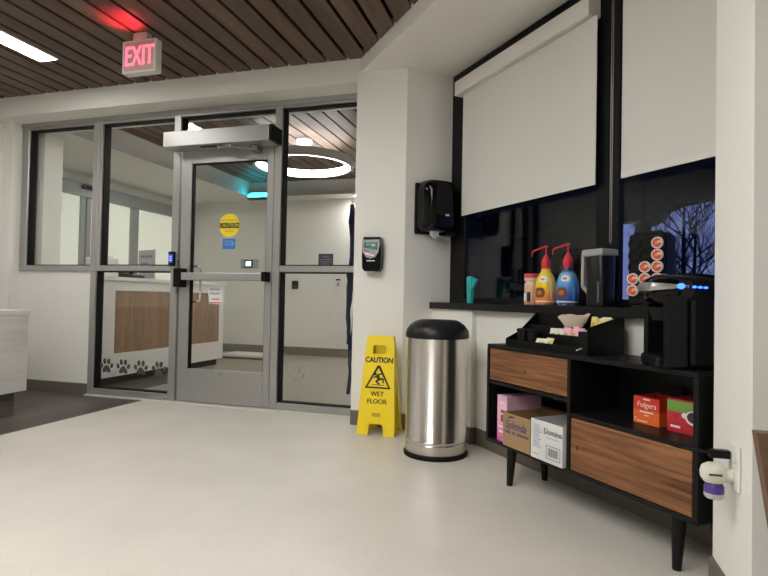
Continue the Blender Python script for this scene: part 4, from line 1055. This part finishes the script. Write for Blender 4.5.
# ------------------------------------------------------------------ outlet, freshener, plug on the right wall stub
ow = thing('wall_outlet', 'white outlet plate on the right wall corner beside the cabinet', 'outlet', (.532, 1.805, .458), 0)
b = NB(); box(b, -.008, 0, -.042, .042, -.065, .065, .003); obj('plate', b, M_white, ow)
b = NB(); box(b, -.0105, -.0082, -.02, .02, .01, .045, .002); box(b, -.0105, -.0082, -.02, .02, -.045, -.01, .002); obj('socket', b, mat('socket_white', (.70, .68, .64), .4), ow)
pg = thing('power_plug', 'black plug with a thin cord in the outlet above the air freshener', 'plug', (.5212, 1.822, .487), 0)
b = NB(); box(b, -.055, 0, -.013, .013, -.012, .012, .004); obj('plug', b, M_plast_k, pg)
b = NB(); tube(b, [(-.054, 0, .0), (-.085, .01, .004), (-.125, .04, .0), (-.155, .065, .006)], .0045, 8)
q = [(-.04, .11, .03), (-.03, .16, .08)]
obj('cord', b, M_plast_km, pg, True)
af = thing('air_freshener', 'white plug-in air freshener with purple oil bottle on the right wall outlet', 'air freshener', (.5212, 1.808, .43), 0)
b = NB(); lathe(b, [(0, .032), (.018, .031), (.030, .022), (.034, .006), (.032, -.010), (.024, -.022), (0, -.024)], 28, c=(-.046, 0, .0), sx=1.05); tube(b, [(-.03, 0, .0), (0, 0, -.002)], .018, 14); obj('body', b, mat('freshener_white', (.72, .69, .60), .4), af, True)
b = NB(); box(b, -.066, -.032, -.0365, -.0325, .004, .009, .001); obj('slot', b, mat('slot_dark', (.05, .045, .04), .6), af)
b = NB(); lathe(b, [(.0, -.026), (.022, -.026), (.026, -.034), (.0265, -.062), (.022, -.068), (0, -.068)], 24, c=(-.044, 0, 0)); obj('oil_bottle', b, bands('oil_print', [(0., (.55, .50, .50)), (.12, (.55, .50, .50)), (.14, (.06, .03, .20)), (.75, (.08, .04, .26)), (.78, (.55, .50, .52)), (1., (.55, .5, .52))], .3, -.068), af, True)

# ------------------------------------------------------------------ wooden chair at the right edge
ch = thing('wooden_bench', 'brown wooden seat end with a slanted side at the right edge by the wall', 'bench', (.485, 1.30, 0), 0)
M_ch = wood('bench_wood', (.11, .065, .040), (.22, .135, .085), 'Z', 12, .08, .45)
b = NB(); prism(b, [(0, .62), (.50, .62), (.50, 0), (.42, 0), (.15, .0), (.09, .02)], (0, .20, 0), XG, ZG, (0, .035, 0)); obj('side_panel', b, M_ch, ch)
b = NB(); prism(b, [(0, .62), (.50, .62), (.50, 0), (.42, 0), (.15, .0), (.09, .02)], (0, -.60, 0), XG, ZG, (0, .035, 0)); obj('side_panel', b, M_ch, ch)
b = NB(); box(b, .12, .50, -.564, .1995, .36, .42, .01); obj('seat', b, mat('seat_grey', (.12, .11, .10), .8), ch)
b = NB(); box(b, .44, .4995, -.564, .1995, .4205, .85, .01); obj('backrest', b, mat('seat_grey', (.12, .11, .10), .8), ch)

# ------------------------------------------------------------------ outdoors
b = NB(); prism(b, [(-3, 5.6), (14, 2.4), (14, 26), (-3, 26)], (0, 0, -.3), XG, (0, 1, 0), (0, 0, .1)); struct('ground_outside', b, mat('dark_ground', (.02, .02, .022), .9))
M_ext = mat('canopy_dark', (.014, .014, .014), .8, spec=.1)
b = NB(); box(b, -1.249, -1.20, 4.64, 8.2, -.2, 4.0); struct('wall_exterior', b, M_ext)
b = NB(); box(b, -9, -.60, 2.42, 2.5, -.2, 4.0); struct('wall_exterior', b, M_ext, True)
cn_ = Wthing('entrance_canopy', 'dark canopy roof and post outside the right window', 'canopy', 0, -2.5, 0)
cn_['kind'] = 'thing'
b = NB(); prism(b, [(-2.4, 1.79), (-.22, 1.76), (-.12, 1.70), (-.03, 1.745), (.05, 1.815), (.18, 1.85), (1.4, 1.92), (1.4, 3.2), (-2.4, 3.2)], (0, -.15, 0), XG, ZG, (0, .14, 0)); obj('roof', b, M_ext, cn_)
b = NB(); box(b, -.385, -.23, .0, .06, -.2, 1.76); obj('post', b, M_ext, cn_)
M_bark = mat('bark', (.012, .011, .011), .9)
def tree(label, u, v, h, seed, n0, dep0):
    rs = random.Random(seed)
    t = Wthing('bare_tree', label, 'tree', u, v, -.2, 0, 'bare trees outside the window')
    tr = NB(); tube(tr, [(0, 0, 0), (.03, 0, h*.25), (0, .02, h*.5), (.05, 0, h*.8)], [.016*h, .012*h, .008*h, .003*h], 8); obj('trunk', tr, M_bark, t, True)
    br = NB()
    def grow(p, d, l, r, dep):
        q = p+d*l*.5+Vector((rs.uniform(-.06, .06), rs.uniform(-.06, .06), 0))*l; e = p+d*l
        tube(br, [p, q, e], [r, r*.8, r*.55], 5 if dep > 2 else 3, False)
        if dep == 0: return
        for k in range(3):
            nd = (d+Vector((rs.uniform(-.7, .7), rs.uniform(-.7, .7), rs.uniform(-.1, .6)))).normalized()
            grow(p+d*l*rs.uniform(.4, 1.), nd, l*rs.uniform(.62, .85), r*.62, dep-1)
    for k in range(n0):
        z = h*(.15+.6*k/n0); a = k*2.4
        grow(Vector((0, 0, z)), Vector((math.cos(a)*.7, math.sin(a)*.7, .6)).normalized(), h*.17, .0045*h, dep0)
    obj('branches', br, M_bark, t)
tree('dense bare tree outside the right window, nearest to the glass', -1.95, -5.6, 3.3, 5, 12, 5)
tree('taller bare tree farther out beyond the right window', -7.6, -13.0, 6.4, 9, 12, 5)

# ------------------------------------------------------------------ world: dusk sky
w = bpy.data.worlds.new('dusk_sky'); SC.world = w; w.use_nodes = True
N = w.node_tree.nodes; Lk = w.node_tree.links; bg = N['Background']
tcw = N.new('ShaderNodeTexCoord'); sxw = N.new('ShaderNodeSeparateXYZ'); rpw = N.new('ShaderNodeValToRGB')
Lk.new(tcw.outputs['Generated'], sxw.inputs[0]); Lk.new(sxw.outputs['Z'], rpw.inputs[0]); Lk.new(rpw.outputs[0], bg.inputs[0])
for e, (ps_, c_) in zip(rpw.color_ramp.elements, ((0., (.075, .09, .19)), (.35, (.045, .075, .24)))): e.position = ps_; e.color = (*c_, 1)
bg.inputs[1].default_value = 1.0
